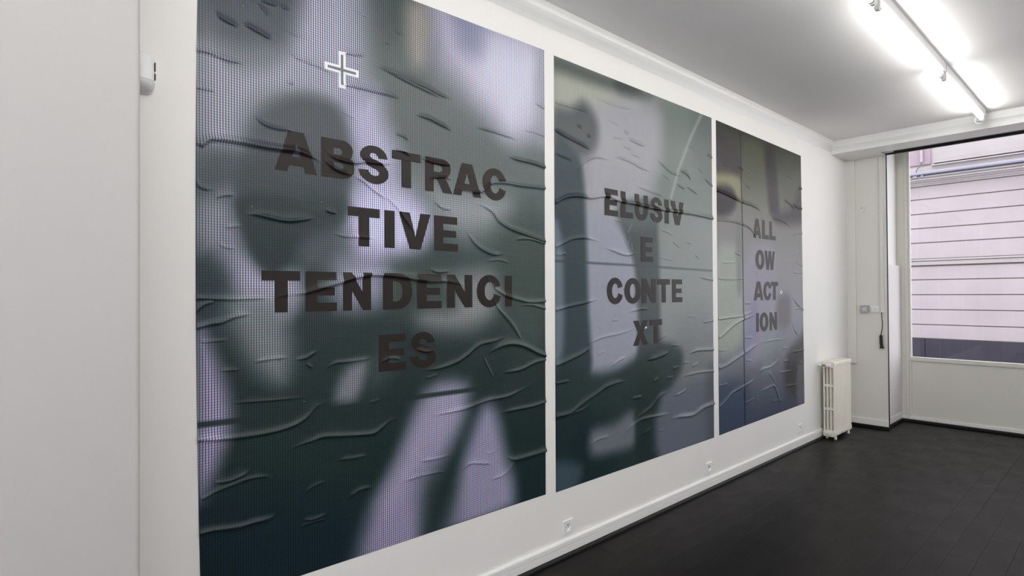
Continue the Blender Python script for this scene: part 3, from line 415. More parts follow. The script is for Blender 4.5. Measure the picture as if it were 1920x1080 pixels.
def poster_material(name, pitch, amt, rough, spec):
    m = bpy.data.materials.new(name); m.use_nodes = True
    nt = m.node_tree; b = nt.nodes['Principled BSDF']; N = nt.nodes.new; Lk = nt.links.new
    uv = N('ShaderNodeUVMap'); uv.uv_map = 'sheet'
    sp = N('ShaderNodeSeparateXYZ'); Lk(uv.outputs[0], sp.inputs[0])
    at = N('ShaderNodeAttribute'); at.attribute_name = 'print'
    def math_(op, a, bb=None):
        n = N('ShaderNodeMath'); n.operation = op
        for i, v in enumerate((a, bb)):
            if v is None: continue
            if isinstance(v, (int, float)): n.inputs[i].default_value = v
            else: Lk(v, n.inputs[i])
        return n.outputs[0]
    def wave(src, phase, lo, hi, power=1.0):
        a = math_('ADD', math_('MULTIPLY', src, 2*PI/pitch), -2*PI*phase)
        c = math_('MULTIPLY_ADD', math_('COSINE', a), .5); c.node.inputs[2].default_value = .5
        if power != 1.0: c = math_('POWER', c, power)
        av = float(np.mean(lo+(hi-lo)*(.5+.5*np.cos(np.linspace(0, 2*PI, 720, endpoint=False)))**power))
        r = math_('MULTIPLY_ADD', c, (hi-lo)/av); r.node.inputs[2].default_value = lo/av
        return r
    row = wave(sp.outputs['Y'], 0.5, 1-.72*amt, 1+.20*amt, .42)
    rows = wave(sp.outputs['Y'], 0.5, 1-.35*amt, 1+.10*amt, .42)
    wr = math_('MULTIPLY', wave(sp.outputs['X'], .36, 1-.58*amt, 1+.58*amt), rows)
    wg = math_('MULTIPLY', wave(sp.outputs['X'], .50, 1-.94*amt, 1+.94*amt), row)
    wb = math_('MULTIPLY', wave(sp.outputs['X'], .65, 1-.50*amt, 1+.50*amt), rows)
    # dim print keeps only faint green dots, over-bright print washes the dots out
    sl = N('ShaderNodeVectorMath'); sl.operation = 'DOT_PRODUCT'; sl.inputs[1].default_value = (.3, .5, .2); Lk(at.outputs['Color'], sl.inputs[0])
    lum = sl.outputs['Value']
    wash = N('ShaderNodeMapRange'); wash.inputs[1].default_value = .42; wash.inputs[2].default_value = .75; wash.inputs[3].default_value = 1.0; wash.inputs[4].default_value = .35; Lk(lum, wash.inputs[0])
    def gated(wv, lo):
        g = N('ShaderNodeMapRange'); g.inputs[1].default_value = .05; g.inputs[2].default_value = .28; g.inputs[3].default_value = lo; g.inputs[4].default_value = 1.0; Lk(lum, g.inputs[0])
        f = math_('MULTIPLY', g.outputs[0], wash.outputs[0])
        return math_('ADD', math_('MULTIPLY', math_('SUBTRACT', wv, 1.0), f), 1.0)
    R, G, B = gated(wr, .18), gated(wg, .62), gated(wb, .32)
    cb = N('ShaderNodeCombineXYZ'); Lk(R, cb.inputs[0]); Lk(G, cb.inputs[1]); Lk(B, cb.inputs[2])
    mu = N('ShaderNodeVectorMath'); mu.operation = 'MULTIPLY'; Lk(at.outputs['Color'], mu.inputs[0]); Lk(cb.outputs[0], mu.inputs[1])
    # scattered pale specks of dust and glue
    vo = N('ShaderNodeTexVoronoi'); vo.inputs['Scale'].default_value = 9.0; Lk(uv.outputs[0], vo.inputs['Vector'])
    sk = math_('MULTIPLY', math_('LESS_THAN', vo.outputs['Distance'], .022), .16)
    ad = N('ShaderNodeVectorMath'); ad.operation = 'ADD'; Lk(mu.outputs[0], ad.inputs[0]); Lk(sk, ad.inputs[1])
    Lk(ad.outputs[0], b.inputs['Base Color'])
    b.inputs['Roughness'].default_value = rough; b.inputs['Specular IOR Level'].default_value = spec
    n = N('ShaderNodeTexNoise'); n.inputs['Scale'].default_value = 14; n.inputs['Detail'].default_value = 5
    mp = N('ShaderNodeMapping'); mp.inputs['Scale'].default_value = (.7, 1.6, 1); Lk(uv.outputs[0], mp.inputs[0]); Lk(mp.outputs[0], n.inputs['Vector'])
    bp = N('ShaderNodeBump'); bp.inputs['Strength'].default_value = .35; bp.inputs['Distance'].default_value = .004
    Lk(n.outputs['Fac'], bp.inputs['Height']); Lk(bp.outputs[0], b.inputs['Normal'])
    return m

M_letter = mat('dark_brown_ink', (0.0150, 0.0110, 0.0102, 1), 0.42, 0.22)
M_whiteink = mat('white_ink', (0.80, 0.80, 0.84, 1), 0.4, 0.5)
M_greyink = mat('slate_ink', (0.11, 0.12, 0.15, 1), 0.4, 0.5)

# heavy grotesque capitals in a unit box; L = line, Q = quarter curve (corner, end)
def path(*ops):
    pts = [Vector((*ops[0], 0))]
    for o in ops[1:]:
        if len(o) == 2 and not isinstance(o[0], tuple): pts.append(Vector((*o, 0)))
        else:
            c, e = Vector((*o[0], 0)), Vector((*o[1], 0)); a = pts[-1]; k = .56
            c1, c2 = a.lerp(c, k), e.lerp(c, k)
            for i in range(1, 9):
                t = i/8
                pts.append(a*(1-t)**3 + 3*c1*t*(1-t)**2 + 3*c2*t*t*(1-t) + e*t**3)
    return [(p.x, p.y) for p in pts]
GL = {
 'A': [path((0, 0), (.285, 0), (.335, .155), (.665, .155), (.715, 0), (1, 0), (.68, 1), (.32, 1)), path((.40, .375), (.50, .715), (.60, .375))],
 'B': [path((0, 0), (.60, 0), ((1, 0), (1, .285)), ((1, .47), (.85, .525)), ((.95, .58), (.95, .76)), ((.95, 1), (.60, 1)), (0, 1)),
       path((.355, .605), (.53, .605), ((.62, .605), (.62, .69)), ((.62, .775), (.53, .775)), (.355, .775)),
       path((.355, .225), (.55, .225), ((.66, .225), (.66, .31)), ((.66, .40), (.55, .40)), (.355, .40))],
 'S': [path((0, .325), (.32, .345), ((.34, .20), (.52, .20)), ((.68, .20), (.68, .285)), ((.68, .36), (.50, .40)), ((.05, .49), (.05, .72)), ((.05, 1.015), (.50, 1.015)),
            ((.93, 1.015), (.96, .70)), (.65, .68), ((.63, .815), (.49, .815)), ((.36, .815), (.36, .735)), ((.36, .67), (.56, .625)), ((1, .53), (1, .29)), ((1, -.015), (.53, -.015)), ((.03, -.015), (0, .325)))],
 'T': [path((.33, 0), (.665, 0), (.665, .765), (1, .765), (1, 1), (0, 1), (0, .765), (.33, .765))],
 'R': [path((0, 0), (.305, 0), (.305, .385), (.36, .385), ((.45, .385), (.50, .27)), (.64, 0), (1, 0), (.84, .27), ((.79, .40), (.69, .44)), ((.94, .48), (.94, .72)), ((.94, 1), (.58, 1)), (0, 1)),
       path((.315, .595), (.48, .595), ((.615, .595), (.615, .70)), ((.615, .80), (.48, .80)), (.315, .80))],
 'C': [path((1, .33), ((.94, -.015), (.52, -.015)), ((0, -.015), (0, .5)), ((0, 1.015), (.52, 1.015)), ((.93, 1.015), (.99, .665)), (.695, .605), ((.67, .785), (.53, .785)),
            ((.325, .785), (.325, .5)), ((.325, .215), (.53, .215)), ((.68, .215), (.715, .415)))],
 'I': [path((0, 0), (1, 0), (1, 1), (0, 1))],
 'V': [path((0, 1), (.335, 1), (.51, .345), (.675, 1), (1, 1), (.675, 0), (.335, 0))],
 'E': [path((0, 0), (1, 0), (1, .22), (.375, .22), (.375, .40), (.93, .40), (.93, .60), (.375, .60), (.375, .785), (.98, .785), (.98, 1), (0, 1))],
 'N': [path((0, 0), (.31, 0), (.31, .52), (.70, 0), (1, 0), (1, 1), (.69, 1), (.69, .49), (.30, 1), (0, 1))],
 'D': [path((0, 0), (.50, 0), ((1, 0), (1, .5)), ((1, 1), (.50, 1)), (0, 1)), path((.335, .22), (.45, .22), ((.665, .22), (.665, .5)), ((.665, .78), (.45, .78)), (.335, .78))],
 'L': [path((0, 0), (1, 0), (1, .225), (.40, .225), (.40, 1), (0, 1))],
 'U': [path((0, 1), (.335, 1), (.335, .38), ((.335, .205), (.5, .205)), ((.665, .205), (.665, .38)), (.665, 1), (1, 1), (1, .38), ((1, -.015), (.5, -.015)), ((0, -.015), (0, .38)))],
 'O': [path((0, .5), ((0, -.015), (.5, -.015)), ((1, -.015), (1, .5)), ((1, 1.015), (.5, 1.015)), ((0, 1.015), (0, .5))), path((.325, .5), ((.325, .215), (.5, .215)), ((.675, .215), (.675, .5)), ((.675, .785), (.5, .785)), ((.325, .785), (.325, .5)))],
 'W': [path((0, 1), (.225, 1), (.31, .42), (.385, 1), (.61, 1), (.69, .42), (.775, 1), (1, 1), (.82, 0), (.595, 0), (.5, .56), (.405, 0), (.18, 0))],
 'X': [path((0, 0), (.345, 0), (.5, .285), (.655, 0), (1, 0), (.675, .51), (.985, 1), (.645, 1), (.5, .735), (.355, 1), (.015, 1), (.325, .51))],
}
def flat_shape(loops):
    """Fill 2D loops (first outer, others holes) and return (verts, faces)."""
    cu = bpy.data.curves.new('outline', 'CURVE'); cu.dimensions = '2D'; cu.fill_mode = 'BOTH'
    for lp in loops:
        sp = cu.splines.new('POLY'); sp.points.add(len(lp)-1); sp.use_cyclic_u = True
        for p, (a, b) in zip(sp.points, lp): p.co = (a, b, 0, 1)
    o = bpy.data.objects.new('outline', cu); C.objects.link(o)
    bpy.context.view_layer.update()
    me = o.evaluated_get(bpy.context.evaluated_depsgraph_get()).to_mesh()
    v = [(q.co.x, q.co.y) for q in me.vertices]; f = [tuple(p.vertices) for p in me.polygons]
    bpy.data.objects.remove(o); bpy.data.curves.remove(cu)
    return v, f
SHAPES = {}
def decal(name, key, loops, bbox, h, m, parent, org, step, lift):
    """A printed shape that follows the wrinkles of its sheet. bbox = (y0, y1, z0, z1) in metres."""
    if key not in SHAPES: SHAPES[key] = flat_shape(loops)
    v, f = SHAPES[key]; y0, y1, z0, z1 = bbox
    bm = bmesh.new()
    vs = [bm.verts.new((0, y0+a*(y1-y0), z0+b*(z1-z0))) for a, b in v]
    for q in f: bm.faces.new([vs[i] for i in q])
    for ax, a, b in ((1, y0, y1), (2, z0, z1)):
        k = a+step
        while k < b-1e-4:
            no = [0, 0, 0]; no[ax] = 1; co = [0, 0, 0]; co[ax] = k
            bmesh.ops.bisect_plane(bm, geom=bm.verts[:]+bm.edges[:]+bm.faces[:], plane_co=co, plane_no=no, dist=1e-6)
            k += step
    Y = np.array([q.co.y for q in bm.verts]); Z = np.array([q.co.z for q in bm.verts]); X = h(Y, Z)+.0015+lift
    for q, xx in zip(bm.verts, X): q.co = (xx-org[0], q.co.y-org[1], q.co.z-org[2])
    for fc in bm.faces:
        fc.normal_update()
        if fc.normal.x < 0: fc.normal_flip()
    me = bpy.data.meshes.new(name); bm.to_mesh(me); bm.free()
    return link_mesh(name, me, m, parent, True)

def make_poster(label, corners, bow, step, ridges, base, layers, letters, material, marks, gain=1.0):
    tl, tr, br, bl = [np.array(c) for c in corners]
    nu = int(np.linalg.norm(tr-tl)/step); nv = int(np.linalg.norm(bl-tl)/step)
    u = np.linspace(0, 1, nu+1)[None, :]; t = np.linspace(0, 1, nv+1)[:, None]
    Y = (tl[0]*(1-u)+tr[0]*u)*(1-t)+(bl[0]*(1-u)+br[0]*u)*t + bow*4*t*(1-t)*(1-u)
    Z = (tl[1]*(1-u)+tr[1]*u)*(1-t)+(bl[1]*(1-u)+br[1]*u)*t
    Y, Z = Y.ravel(), Z.ravel()
    h = relief(ridges, min(tl[0], bl[0]), max(tr[0], br[0]), gain)
    X = h(Y, Z)+.0015
    org = (0.0, float((bl[0]+br[0])/2), float((bl[1]+br[1])/2))
    W = nu+1
    idx = np.arange((nv+1)*W).reshape(nv+1, W)
    q = np.stack([idx[:-1, :-1], idx[1:, :-1], idx[1:, 1:], idx[:-1, 1:]], -1).reshape(-1, 4)
    rim = np.concatenate([idx[0, :], idx[1:, -1], idx[-1, -2::-1], idx[-2:0:-1, 0]])
    co = np.stack([X-org[0], Y-org[1], Z-org[2]], 1)
    back = co[rim].copy(); back[:, 0] = .0003
    nb = len(co); n = len(rim); k = np.arange(n); k2 = (k+1) % n
    q2 = np.stack([rim[k], rim[k2], nb+k2, nb+k], 1)
    allco = np.vstack([co, back]); F = np.vstack([q, q2])
    me = bpy.data.meshes.new('poster')
    me.vertices.add(len(allco)); me.vertices.foreach_set('co', allco.astype(np.float32).ravel())
    me.loops.add(F.size); me.loops.foreach_set('vertex_index', F.astype(np.int32).ravel())
    me.polygons.add(len(F)); me.polygons.foreach_set('loop_start', np.arange(0, F.size, 4, dtype=np.int32))
    me.update(calc_edges=True)
    YY, ZZ = np.concatenate([Y, Y[rim]]), np.concatenate([Z, Z[rim]])
    col = np.ones((len(YY), 4), np.float32); col[:, :3] = print_colour(YY, ZZ, base, layers)
    at = me.color_attributes.new('print', 'FLOAT_COLOR', 'POINT'); at.data.foreach_set('color', col.ravel())
    uvl = me.uv_layers.new(name='sheet'); fi = F.ravel()
    uvl.data.foreach_set('uv', np.stack([YY[fi], ZZ[fi]], 1).astype(np.float32).ravel())
    sm = np.ones(len(F), bool); sm[len(q):] = False
    me.polygons.foreach_set('use_smooth', sm)
    me.validate()
    o = link_mesh('poster', me, material); o.location = org
    tag(o, label, 'poster', 'three wall posters in a row')
    for ch, a, b, c, d in letters:
        decal('letter', ch, GL[ch], (a/1000, b/1000, c/1000, d/1000), h, M_letter, o, org, .004, .0016)
    for key, loops, bb, m in marks:
        decal('printed_cross', key, loops, bb, h, m, o, org, .004, .0013 if m is M_whiteink else .0022)
    return o
def cross(k, s=.5):
    k *= .5
    return path((s-k, 0), (s+k, 0), (s+k, s-k), (1, s-k), (1, s+k), (s+k, s+k), (s+k, 1), (s-k, 1), (s-k, s+k), (0, s+k), (0, s-k), (s-k, s-k))
GROUP = None
make_poster('nearest wrinkled poster of coarse screen dots, lettered ABSTRACTIVE TENDENCIES, with outlined white cross',
    [(.548, 2.878), (2.318, 2.906), (2.307, .393), (.553, .408)], -.014, .003, RIDGES_1, BASE_1, LAYERS_1, LETTERS_1,
    poster_material('screen_print_coarse', .0098, 1.0, .34, .30),
    [('cross_o', [cross(.205)], (1.017, 1.170, 2.398, 2.552), M_whiteink), ('cross_i', [cross(.085)], (1.030, 1.157, 2.411, 2.539), M_greyink)])
make_poster('middle wrinkled poster lettered ELUSIVE CONTEXT over a dark blurred arm shape',
    [(2.398, 2.898), (4.199, 2.901), (4.194, .385), (2.390, .384)], 0.0, .004, RIDGES_2, BASE_2, LAYERS_2, LETTERS_2,
    poster_material('screen_print_fine', .0056, .42, .36, .24),
    [('tick', [path((0, .6), (.4, .62), (.4, 1), (.7, 1), (.7, .55), (.35, .3), (1, .3), (1, .1), (.6, .1), (.3, 0), (0, .3))], (3.262, 3.296, 1.278, 1.332), M_whiteink)], .85)
make_poster('farthest wrinkled poster lettered ALLOW ACTION, with a dark vertical line, nearest the radiator',
    [(4.269, 2.899), (5.960, 2.879), (5.986, .414), (4.275, .388)], 0.0, .004, RIDGES_3, BASE_3, LAYERS_3, LETTERS_3,
    poster_material('screen_print_very_fine', .0044, .22, .38, .16),
    [('cross_s', [cross(.30)], (5.436, 5.492, 1.502, 1.540), M_whiteink), ('cross_t', [cross(.16)], (5.446, 5.482, 1.508, 1.534), M_greyink)], .70)

# ---------------------------------------------------------------- sockets, low on the left wall
def make_socket(label, y, z):
    t = thing('wall_socket', label, 'socket', (0, y, z), 'white wall sockets')
    bm = bmesh.new()
    # plate with a round opening: fan of quads between the square edge and the circle
    n = 32; R = .0215; H = .0395; D = .0095
    circ = [(R*math.cos(2*PI*k/n), R*math.sin(2*PI*k/n)) for k in range(n)]
    sq = []
    for k in range(n):
        a = 2*PI*k/n; s = H/max(abs(math.cos(a)), abs(math.sin(a))); sq.append((s*math.cos(a), s*math.sin(a)))
    ci = [bm.verts.new((D, *p)) for p in circ]; so = [bm.verts.new((D, *p)) for p in sq]
    sb = [bm.verts.new((D-.002, p[0]*1.035, p[1]*1.035)) for p in sq]; s0 = [bm.verts.new((0.0005, p[0]*1.035, p[1]*1.035)) for p in sq]
    for k in range(n):
        j = (k+1) % n
        bm.faces.new((ci[k], so[k], so[j], ci[j])); bm.faces.new((so[k], sb[k], sb[j], so[j])); bm.faces.new((sb[k], s0[k], s0[j], sb[j]))
    obj('plate', bm, M_plastic, t)
    bm = bmesh.new(); rings(bm, [(D, 0, 0), (.0015, 0, 0)], [R, R*.93], (0, 1, 0), (0, 0, 1), n, cap=False)
    bm.faces.new([v for v in bm.verts[n:]])
    obj('well', bm, M_plastic, t)
    obj('earth_pin', rings(bmesh.new(), [(.0016, 0, .009), (.0085, 0, .009), (.0095, 0, .009)], [.0026, .0026, .0012], (0, 1, 0), (0, 0, 1), 10), M_steel, t)
    for s in (-1, 1):
        obj('contact_hole', rings(bmesh.new(), [(.0014, s*.0095, -.001), (.0019, s*.0095, -.001)], [.0029, .0029], (0, 1, 0), (0, 0, 1), 10), M_hole, t)
make_socket('white square wall socket under the joint of the near and middle posters', 2.4835, .163)
make_socket('white square wall socket under the far lower corner of the middle poster', 4.105, .167)
make_socket('white square wall socket under the far end of the ALLOW ACTION poster', 5.86, .185)

# ---------------------------------------------------------------- motion sensor behind the pier
t = thing('motion_sensor', 'small white motion sensor high on the wall, half hidden by the grey pier', 'sensor', (0, .372, 2.277))
def rrect(hw, z0, z1, r, n=6):
    P = []
    for cx, cz, a0 in ((hw-r, z1-r, 0), (-hw+r, z1-r, 90), (-hw+r, z0+r, 180), (hw-r, z0+r, 270)):
        for k in range(n+1):
            a = math.radians(a0+90*k/n); P.append((cx+r*math.cos(a), cz+r*math.sin(a)))
    return P
def loft(secs, name, m, parent, smooth=True):
    bm = bmesh.new(); prev = None
    for xx, prof in secs:
        ring = [bm.verts.new((xx, a, b)) for a, b in prof]
        if prev:
            for k in range(len(ring)):
                j = (k+1) % len(ring); bm.faces.new((prev[k], prev[j], ring[j], ring[k]))
        else: first = ring
        prev = ring
    bm.faces.new(first[::-1]); bm.faces.new(prev)
    return obj(name, bm, m, parent, smooth)
def dplan(ky, kx, n=22):
    P = []
    for i in range(n+1):
        a = -PI/2+PI*i/n; c, s = math.cos(a), math.sin(a)
        P.append((.004+kx*abs(c)**.75, ky*math.copysign(abs(s)**.75, s)))
    return P
def zloft(secs, name, m, parent):
    bm = bmesh.new(); prev = None
    for zz, prof in secs:
        ring = [bm.verts.new((a, b, zz)) for a, b in prof]
        if prev:
            for k in range(len(ring)):
                j = (k+1) % len(ring); bm.faces.new((prev[k], prev[j], ring[j], ring[k]))
        else: first = ring
        prev = ring
    bm.faces.new(first[::-1]); bm.faces.new(prev)
    o = obj(name, bm, m, parent, True)
    md = o.modifiers.new('edge', 'EDGE_SPLIT'); md.split_angle = math.radians(50)
    return o
loft([(0.0, rrect(.0375, -.069, .068, .026)), (.013, rrect(.0375, -.069, .068, .026)), (.015, rrect(.0365, -.068, .067, .026))], 'back_plate', M_plastic, t)
zloft([(-.031, dplan(.0355, .050)), (.040, dplan(.0355, .050)), (.052, dplan(.0345, .047)), (.060, dplan(.032, .040)), (.065, dplan(.027, .028)), (.067, dplan(.020, .015))], 'housing', M_plastic, t)
zloft([(-.0685, dplan(.012, .010)), (-.066, dplan(.021, .024)), (-.060, dplan(.029, .038)), (-.050, dplan(.0345, .047)), (-.040, dplan(.0362, .0508)), (-.0325, dplan(.0362, .0508))], 'lens', mat('frosted_lens', (.66, .66, .67, 1), .22), t)
for za, zb in ((.004, .034), (-.026, -.004)):
    obj('indicator', box((.0300, .0325, za), (.0400, .0352, zb)), M_red, t, bevel=.001)

# ---------------------------------------------------------------- radiator
t = thing('radiator', 'tall cream cast iron column radiator standing in the corner under the window end', 'radiator', (0.09, 6.38, 0))
NS, PITCH, RZ0, RZ1 = 12, .0425, .030, .80
def section_mesh():
    bm = bmesh.new()
    cols = (-.047, -.0157, .0157, .047)
    for cx in cols:
        r = .0098
        n = 10
        prof = [(cx+r*1.0*math.cos(2*PI*k/n), .0185*math.sin(2*PI*k/n)) for k in range(n)]
        prism(prof, 2, RZ0+.03, RZ1-.03, bm)
    def slab(z0, z1, hw, hy, rr):
        P = []
        for cx, cz, a0 in ((hw-rr, z1-rr, 0), (-hw+rr, z1-rr, 90), (-hw+rr, z0+rr, 180), (hw-rr, z0+rr, 270)):
            for k in range(5):
                a = math.radians(a0+22.5*k); P.append((cx+rr*math.cos(a), cz+rr*math.sin(a)))
        prism(P, 1, -hy, hy, bm)
    slab(RZ1-.062, RZ1, .0575, .0170, .022)
    slab(RZ0, RZ0+.066, .0575, .0170, .022)
    for zc in (RZ0+.525, RZ0+.285): slab(zc-.011, zc+.011, .050, .0145, .008)
    bmesh.ops.recalc_face_normals(bm, faces=bm.faces[:])
    me = bpy.data.meshes.new('section'); bm.to_mesh(me); bm.free(); me.materials.append(M_rad)
    return me
sm = section_mesh()
for i in range(NS):
    o = bpy.data.objects.new('section', sm); C.objects.link(o); o.parent = t; o.location = (0, .02+i*PITCH, 0)
for zc in (RZ0+.036, RZ1-.036):
    obj('connecting_tube', rings(bmesh.new(), [(0, .005, zc), (0, .02+NS*PITCH-.02, zc)], [.020, .020], (1, 0, 0), (0, 0, 1), 16), M_rad, t)
obj('plug', rings(bmesh.new(), [(0.0, .004, RZ0+.036), (0.0, -.012, RZ0+.036), (0.0, -.0125, RZ0+.036), (0.0, -.020, RZ0+.036), (0, -.021, RZ0+.036)], [.027, .027, .016, .016, .010], (1, 0, 0), (0, 0, 1), 14), M_rad, t)
obj('valve_body', rings(bmesh.new(), [(-.088, -.034, RZ1-.036), (-.050, -.034, RZ1-.036), (-.048, -.034, RZ1-.036)], [.013, .013, .008], (0, 1, 0), (0, 0, 1), 12), M_rad, t)
obj('valve_nut', rings(bmesh.new(), [(-.047, -.034, RZ1-.036), (-.010, -.034, RZ1-.036)], [.0125, .0125], (0, 1, 0), (0, 0, 1), 6), M_steel, t)
obj('valve_cap', rings(bmesh.new(), [(-.010, -.034, RZ1-.036), (.016, -.034, RZ1-.036), (.034, -.034, RZ1-.036), (.036, -.034, RZ1-.036)], [.012, .017, .019, .014], (0, 1, 0), (0, 0, 1), 12), M_plastic, t)
obj('valve_tail', rings(bmesh.new(), [(0, -.036, RZ1-.036), (0, .006, RZ1-.036)], [.012, .014], (1, 0, 0), (0, 0, 1), 12), M_rad, t)
for y in (.02+PITCH, .02+(NS-2)*PITCH):
    for xx in (-.04, .04):
        obj('foot', rings(bmesh.new(), [(xx, y, 0.0), (xx, y, RZ0+.01)], [.014, .011], (1, 0, 0), (0, 1, 0), 10), M_rad, t)

# ---------------------------------------------------------------- fittings on the end panel
M_facegrey = mat('pale_grey_plastic', (.52, .52, .53, 1), .35)
t = thing('alarm_keypad', 'grey square alarm box with a white centre beside the dial switch', 'switch box', (.173, YE, 1.325))
obj('case', prism(rrect(.042, -.044, .044, .012), 1, -.026, -.0005), M_plastic_grey, t, bevel=.003)
obj('face', prism(rrect(.026, -.026, .028, .008), 1, -.0295, -.026), M_facegrey, t)
obj('rim', prism(rrect(.018, -.016, .018, .006), 1, -.0315, -.0295), M_plastic_grey, t)
obj('button', prism(rrect(.013, -.011, .013, .004), 1, -.034, -.0315), M_plastic, t)
obj('lock', rings(bmesh.new(), [(0, -.034, .001), (0, -.0355, .001)], [.0048, .0048], (1, 0, 0), (0, 0, 1), 10), M_hole, t)
obj('status_light', rings(bmesh.new(), [(-.019, -.0295, .021), (-.019, -.031, .021)], [.004, .004], (1, 0, 0), (0, 0, 1), 8), M_hole, t)
t = thing('dial_switch', 'white plate with a round dial beside the grey alarm box', 'switch', (.2755, YE, 1.329))
obj('plate', prism(rrect(.0385, -.036, .036, .003), 1, -.011, -.0005), M_plastic, t, bevel=.002)
bm = rings(bmesh.new(), [(0, -.011, 0), (0, -.015, 0), (0, -.0155, 0)], [.0225, .0225, .019], (1, 0, 0), (0, 0, 1), 24)
obj('dial', bm, M_plastic, t)
obj('knob', rings(bmesh.new(), [(0, -.0155, 0), (0, -.024, 0), (0, -.0245, 0)], [.0125, .0115, .008], (1, 0, 0), (0, 0, 1), 18), mat('dull_white_plastic', (.74, .73, .72, 1), .4), t)
t = thing('wall_plate', 'small white shield shaped plate high on the end panel, one dark screw hole', 'plate', (.153, YE, 2.448))
sh = [(-.031, .040), (-.020, .036), (.020, .038), (.032, .040), (.031, -.018), (.012, -.036), (.0, -.042), (-.014, -.034), (-.030, -.020)]
obj('shield', prism(sh, 1, -.009, -.0005), M_end, t, bevel=.0012)
obj('bar', box((-.026, -.011, -.012), (.027, -.009, -.004)), M_end, t)
obj('screw_hole', rings(bmesh.new(), [(0, -.009, .018), (0, -.0102, .018)], [.0055, .0055], (1, 0, 0), (0, 0, 1), 10), M_hole, t)
t = thing('cable_trunking', 'slim white vertical cable trunking on the end panel ending by the switches', 'trunking', (.345, YE, 1.295))
obj('cover', prism([(-.018, -.0005), (.018, -.0005), (.018, -.012), (.0155, -.0145), (-.0155, -.0145), (-.018, -.012)], 2, 0, 1.727), M_end, t)
obj('end_cap', box((-.0195, -.0165, -.004), (.0195, -.0005, .008)), M_plastic, t, bevel=.002)
t = thing('wire_chase', 'narrow raised paint strip running up beside the cable trunking on the end panel', 'trim', (.306, YE, 1.37))
obj('strip', prism([(-.005, -.0005), (.005, -.0005), (.004, -.004), (-.004, -.004)], 2, 0, 1.652), M_end, t)
t = thing('hanging_connector', 'black connector hanging on a short thin cord below the white trunking', 'connector', (.337, YE-.02, 1.292))
obj('cord', tube([(0.0, .008, .0), (.001, .004, -.03), (.006, 0, -.075), (.010, 0, -.13), (.006, 0, -.185), (-.002, 0, -.225), (-.006, 0, -.252)], .0040, seg=10), M_rubber, t, smooth=True)
obj('connector_body', rings(bmesh.new(), [(-.007, -.002, -.250), (-.006, -.002, -.258), (-.003, -.002, -.330), (-.002, -.002, -.355), (0, -.002, -.366), (.001, -.002, -.380)], [.008, .0155, .0165, .0165, .0150, .0150], (1, 0, .05), (0, 1, 0), 16), M_rubber, t, smooth=False)
obj('flange', rings(bmesh.new(), [(.0015, -.002, -.378), (.002, -.002, -.383), (.003, -.002, -.396), (.0035, -.002, -.399)], [.017, .0215, .0215, .012], (1, 0, .05), (0, 1, 0), 16), M_rubber, t)

# ---------------------------------------------------------------- fluorescent battens
def make_lamp(offs):
    """A batten with one tube (offs = (0,)) or a pair of tubes; y runs along the lamp, z = 0 is the ceiling."""
    t = thing('fluorescent_lamp', '', 'lamp', (0, 0, 0))
    hw = .0235 if len(offs) == 1 else .055
    obj('batten', prism([(-hw, 0), (hw, 0), (hw, -.052), (hw-.004, -.058), (-hw+.004, -.058), (-hw, -.052)], 1, 0.0, 1.54), M_plastic, t)
    for xo in offs:
        for y in (.030, 1.510):
            obj('lamp_holder', prism([(xo-.014, -.050), (xo+.014, -.050), (xo+.014, -.094), (xo+.009, -.106), (xo-.009, -.106), (xo-.014, -.094)], 1, y-.013, y+.013), M_plastic, t, bevel=.002)
        for y0, y1 in ((.043, .062), (1.478, 1.497)):
            obj('end_cap', rings(bmesh.new(), [(xo, y0, -.088), (xo, y1, -.088)], [.0133, .0133], (1, 0, 0), (0, 0, 1), 16), M_steel, t)
        obj('fluorescent_tube', rings(bmesh.new(), [(xo, .062, -.088), (xo, 1.478, -.088)], [.013, .013], (1, 0, 0), (0, 0, 1), 20), M_tube, t, smooth=False)
    loop = [(-.018-.036*math.sin(2*PI*k/24), 1.523, -.085-.034*math.cos(2*PI*k/24)) for k in range(24)]
    obj('cable_loop', tube(loop, .0028, seg=8, closed=True), M_plastic, t, smooth=True)
    return t
def dup(root, loc):
    r = root.copy(); C.objects.link(r); r.location = loc
    for ch in root.children:
        c = ch.copy(); C.objects.link(c); c.parent = r
    return r
PL = 1.565; LX = 1.318; LY = 3.535
single = ['single tube batten near the left wall, behind the camera and out of frame',
          'single tube batten nearest the left wall, overhead and out of frame', 'single tube batten whose far end shows at the top edge beside a cable loop',
          'lit single tube batten running across the upper right of the ceiling', 'lit single tube batten at the right edge, last before the shop window']
for row, (xx, offs, lab) in enumerate(((LX, (0,), single), (2.60, (0,), None), (3.80, (0,), None))):  # second and third rows are unseen, added to fill the room with light
    src = make_lamp(offs)
    for i, k in enumerate((-3, -2, -1, 0, 1)):
        o = src if i == 0 else dup(src, (0, 0, 0))
        o.location = (xx, LY+PL*k, CZ)
        tag(o, lab[i] if lab else 'added fill light batten over the right half of the room, out of frame', 'lamp', 'single tube battens' if lab else 'added fill battens over the right half')

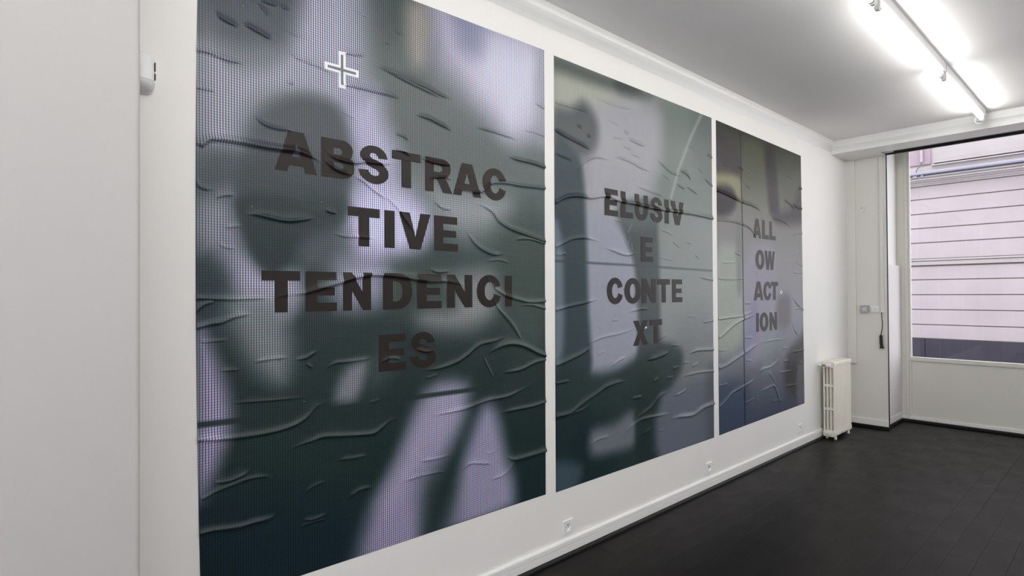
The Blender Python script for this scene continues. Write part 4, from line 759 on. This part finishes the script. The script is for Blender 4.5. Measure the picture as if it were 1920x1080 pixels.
# ---------------------------------------------------------------- house across the street
FY, FX_0, FX_1 = 16.0, -11.0, 4.2
b = thing('town_house', 'pale pink rendered town house with banded courses across the street', 'house', (0, FY, -.15))
def fpart(name, a, bb, m, bevel=0.0):
    return obj(name, box((a[0], a[1], a[2]+.15), (bb[0], bb[1], bb[2]+.15)), m, b, bevel=bevel)
fpart('wall', (FX_0, .03, -.15), (FX_1, .4, 4.0), M_joint)
fpart('plinth', (FX_0, -.06, -.15), (-1.107, .03, .417), M_plinth)
fpart('plinth', (-1.095, -.06, -.15), (FX_1, .03, .417), M_plinth)
cz = [.425, .747, 1.095, 1.438, 1.785, 2.10]
def course(z0, z1):
    fpart('course', (FX_0, 0.0, z0+.011), (FX_1, .06, z1-.011), M_facade, .004)
for i in range(len(cz)-1): course(cz[i], cz[i+1])
fpart('string_course', (FX_0, -.045, 2.122), (FX_1, .05, 2.215), M_facade2, .01)
fpart('string_ledge', (FX_0, -.075, 2.222), (FX_1, .05, 2.262), M_facade2, .006)
cz = [2.265, 2.641, 2.98, 3.313, 3.652, 3.955]
for i in range(len(cz)-1): course(cz[i], cz[i+1])
cor2 = [(.1, 3.955), (-.06, 3.955), (-.06, 3.985), (-.10, 3.99), (-.10, 4.02), (-.16, 4.03), (-.18, 4.06), (-.26, 4.065), (-.26, 4.085), (.1, 4.11)]
obj('cornice', prism([(u, v+.15) for u, v in cor2], 0, FX_0, FX_1), M_facade2, b)
fpart('gutter_board', (FX_0, -.22, 4.088), (FX_1, .05, 4.125), M_zincd)
fpart('ledge', (FX_0, -.20, 4.128), (FX_1, .1, 4.160), M_facade2, .005)
obj('gutter', tube([(FX_0, -.25, 4.215+.15), (FX_1, -.25, 4.215+.15)], .032), M_zinc, b)
fpart('upper_ledge', (FX_0, -.14, 4.205), (FX_1, .1, 4.285), M_facade2, .02)
fpart('parapet', (FX_0, -.03, 4.16), (FX_1, .1, 4.40), M_facade2)
fpart('upper_sill', (-.93, -.12, 4.385), (FX_1, .1, 4.415), M_facade2, .008)
fpart('upper_sill', (-.90, -.09, 4.445), (FX_1, .1, 4.475), M_facade2, .008)
fpart('upper_wall', (FX_0, .05, 4.40), (FX_1, .4, 7.2), M_facade2)
fpart('mauve_panel', (-4.2, .0, 4.455), (-.96, .06, 7.0), M_mauve, .01)
obj('downpipe', tube([(-1.125, -.05, 7.1), (-1.125, -.05, 4.66)], .030), M_facade, b)
obj('bent_pipe', tube([(-1.125, -.05, 4.66), (-1.128, -.10, 4.60), (-1.19, -.19, 4.47), (-1.20, -.24, 4.37)], .012), M_zincd, b)
fpart('gutter_hook', (-1.26, -.235, 4.13), (-1.18, -.20, 4.175), M_zinc)
fpart('gutter_hook', (-1.10, -.235, 4.13), (-1.06, -.20, 4.18), M_zinc)
sbox('street', (-14, YW+.12, -.35), (12, FY+.5, -.15), M_street)
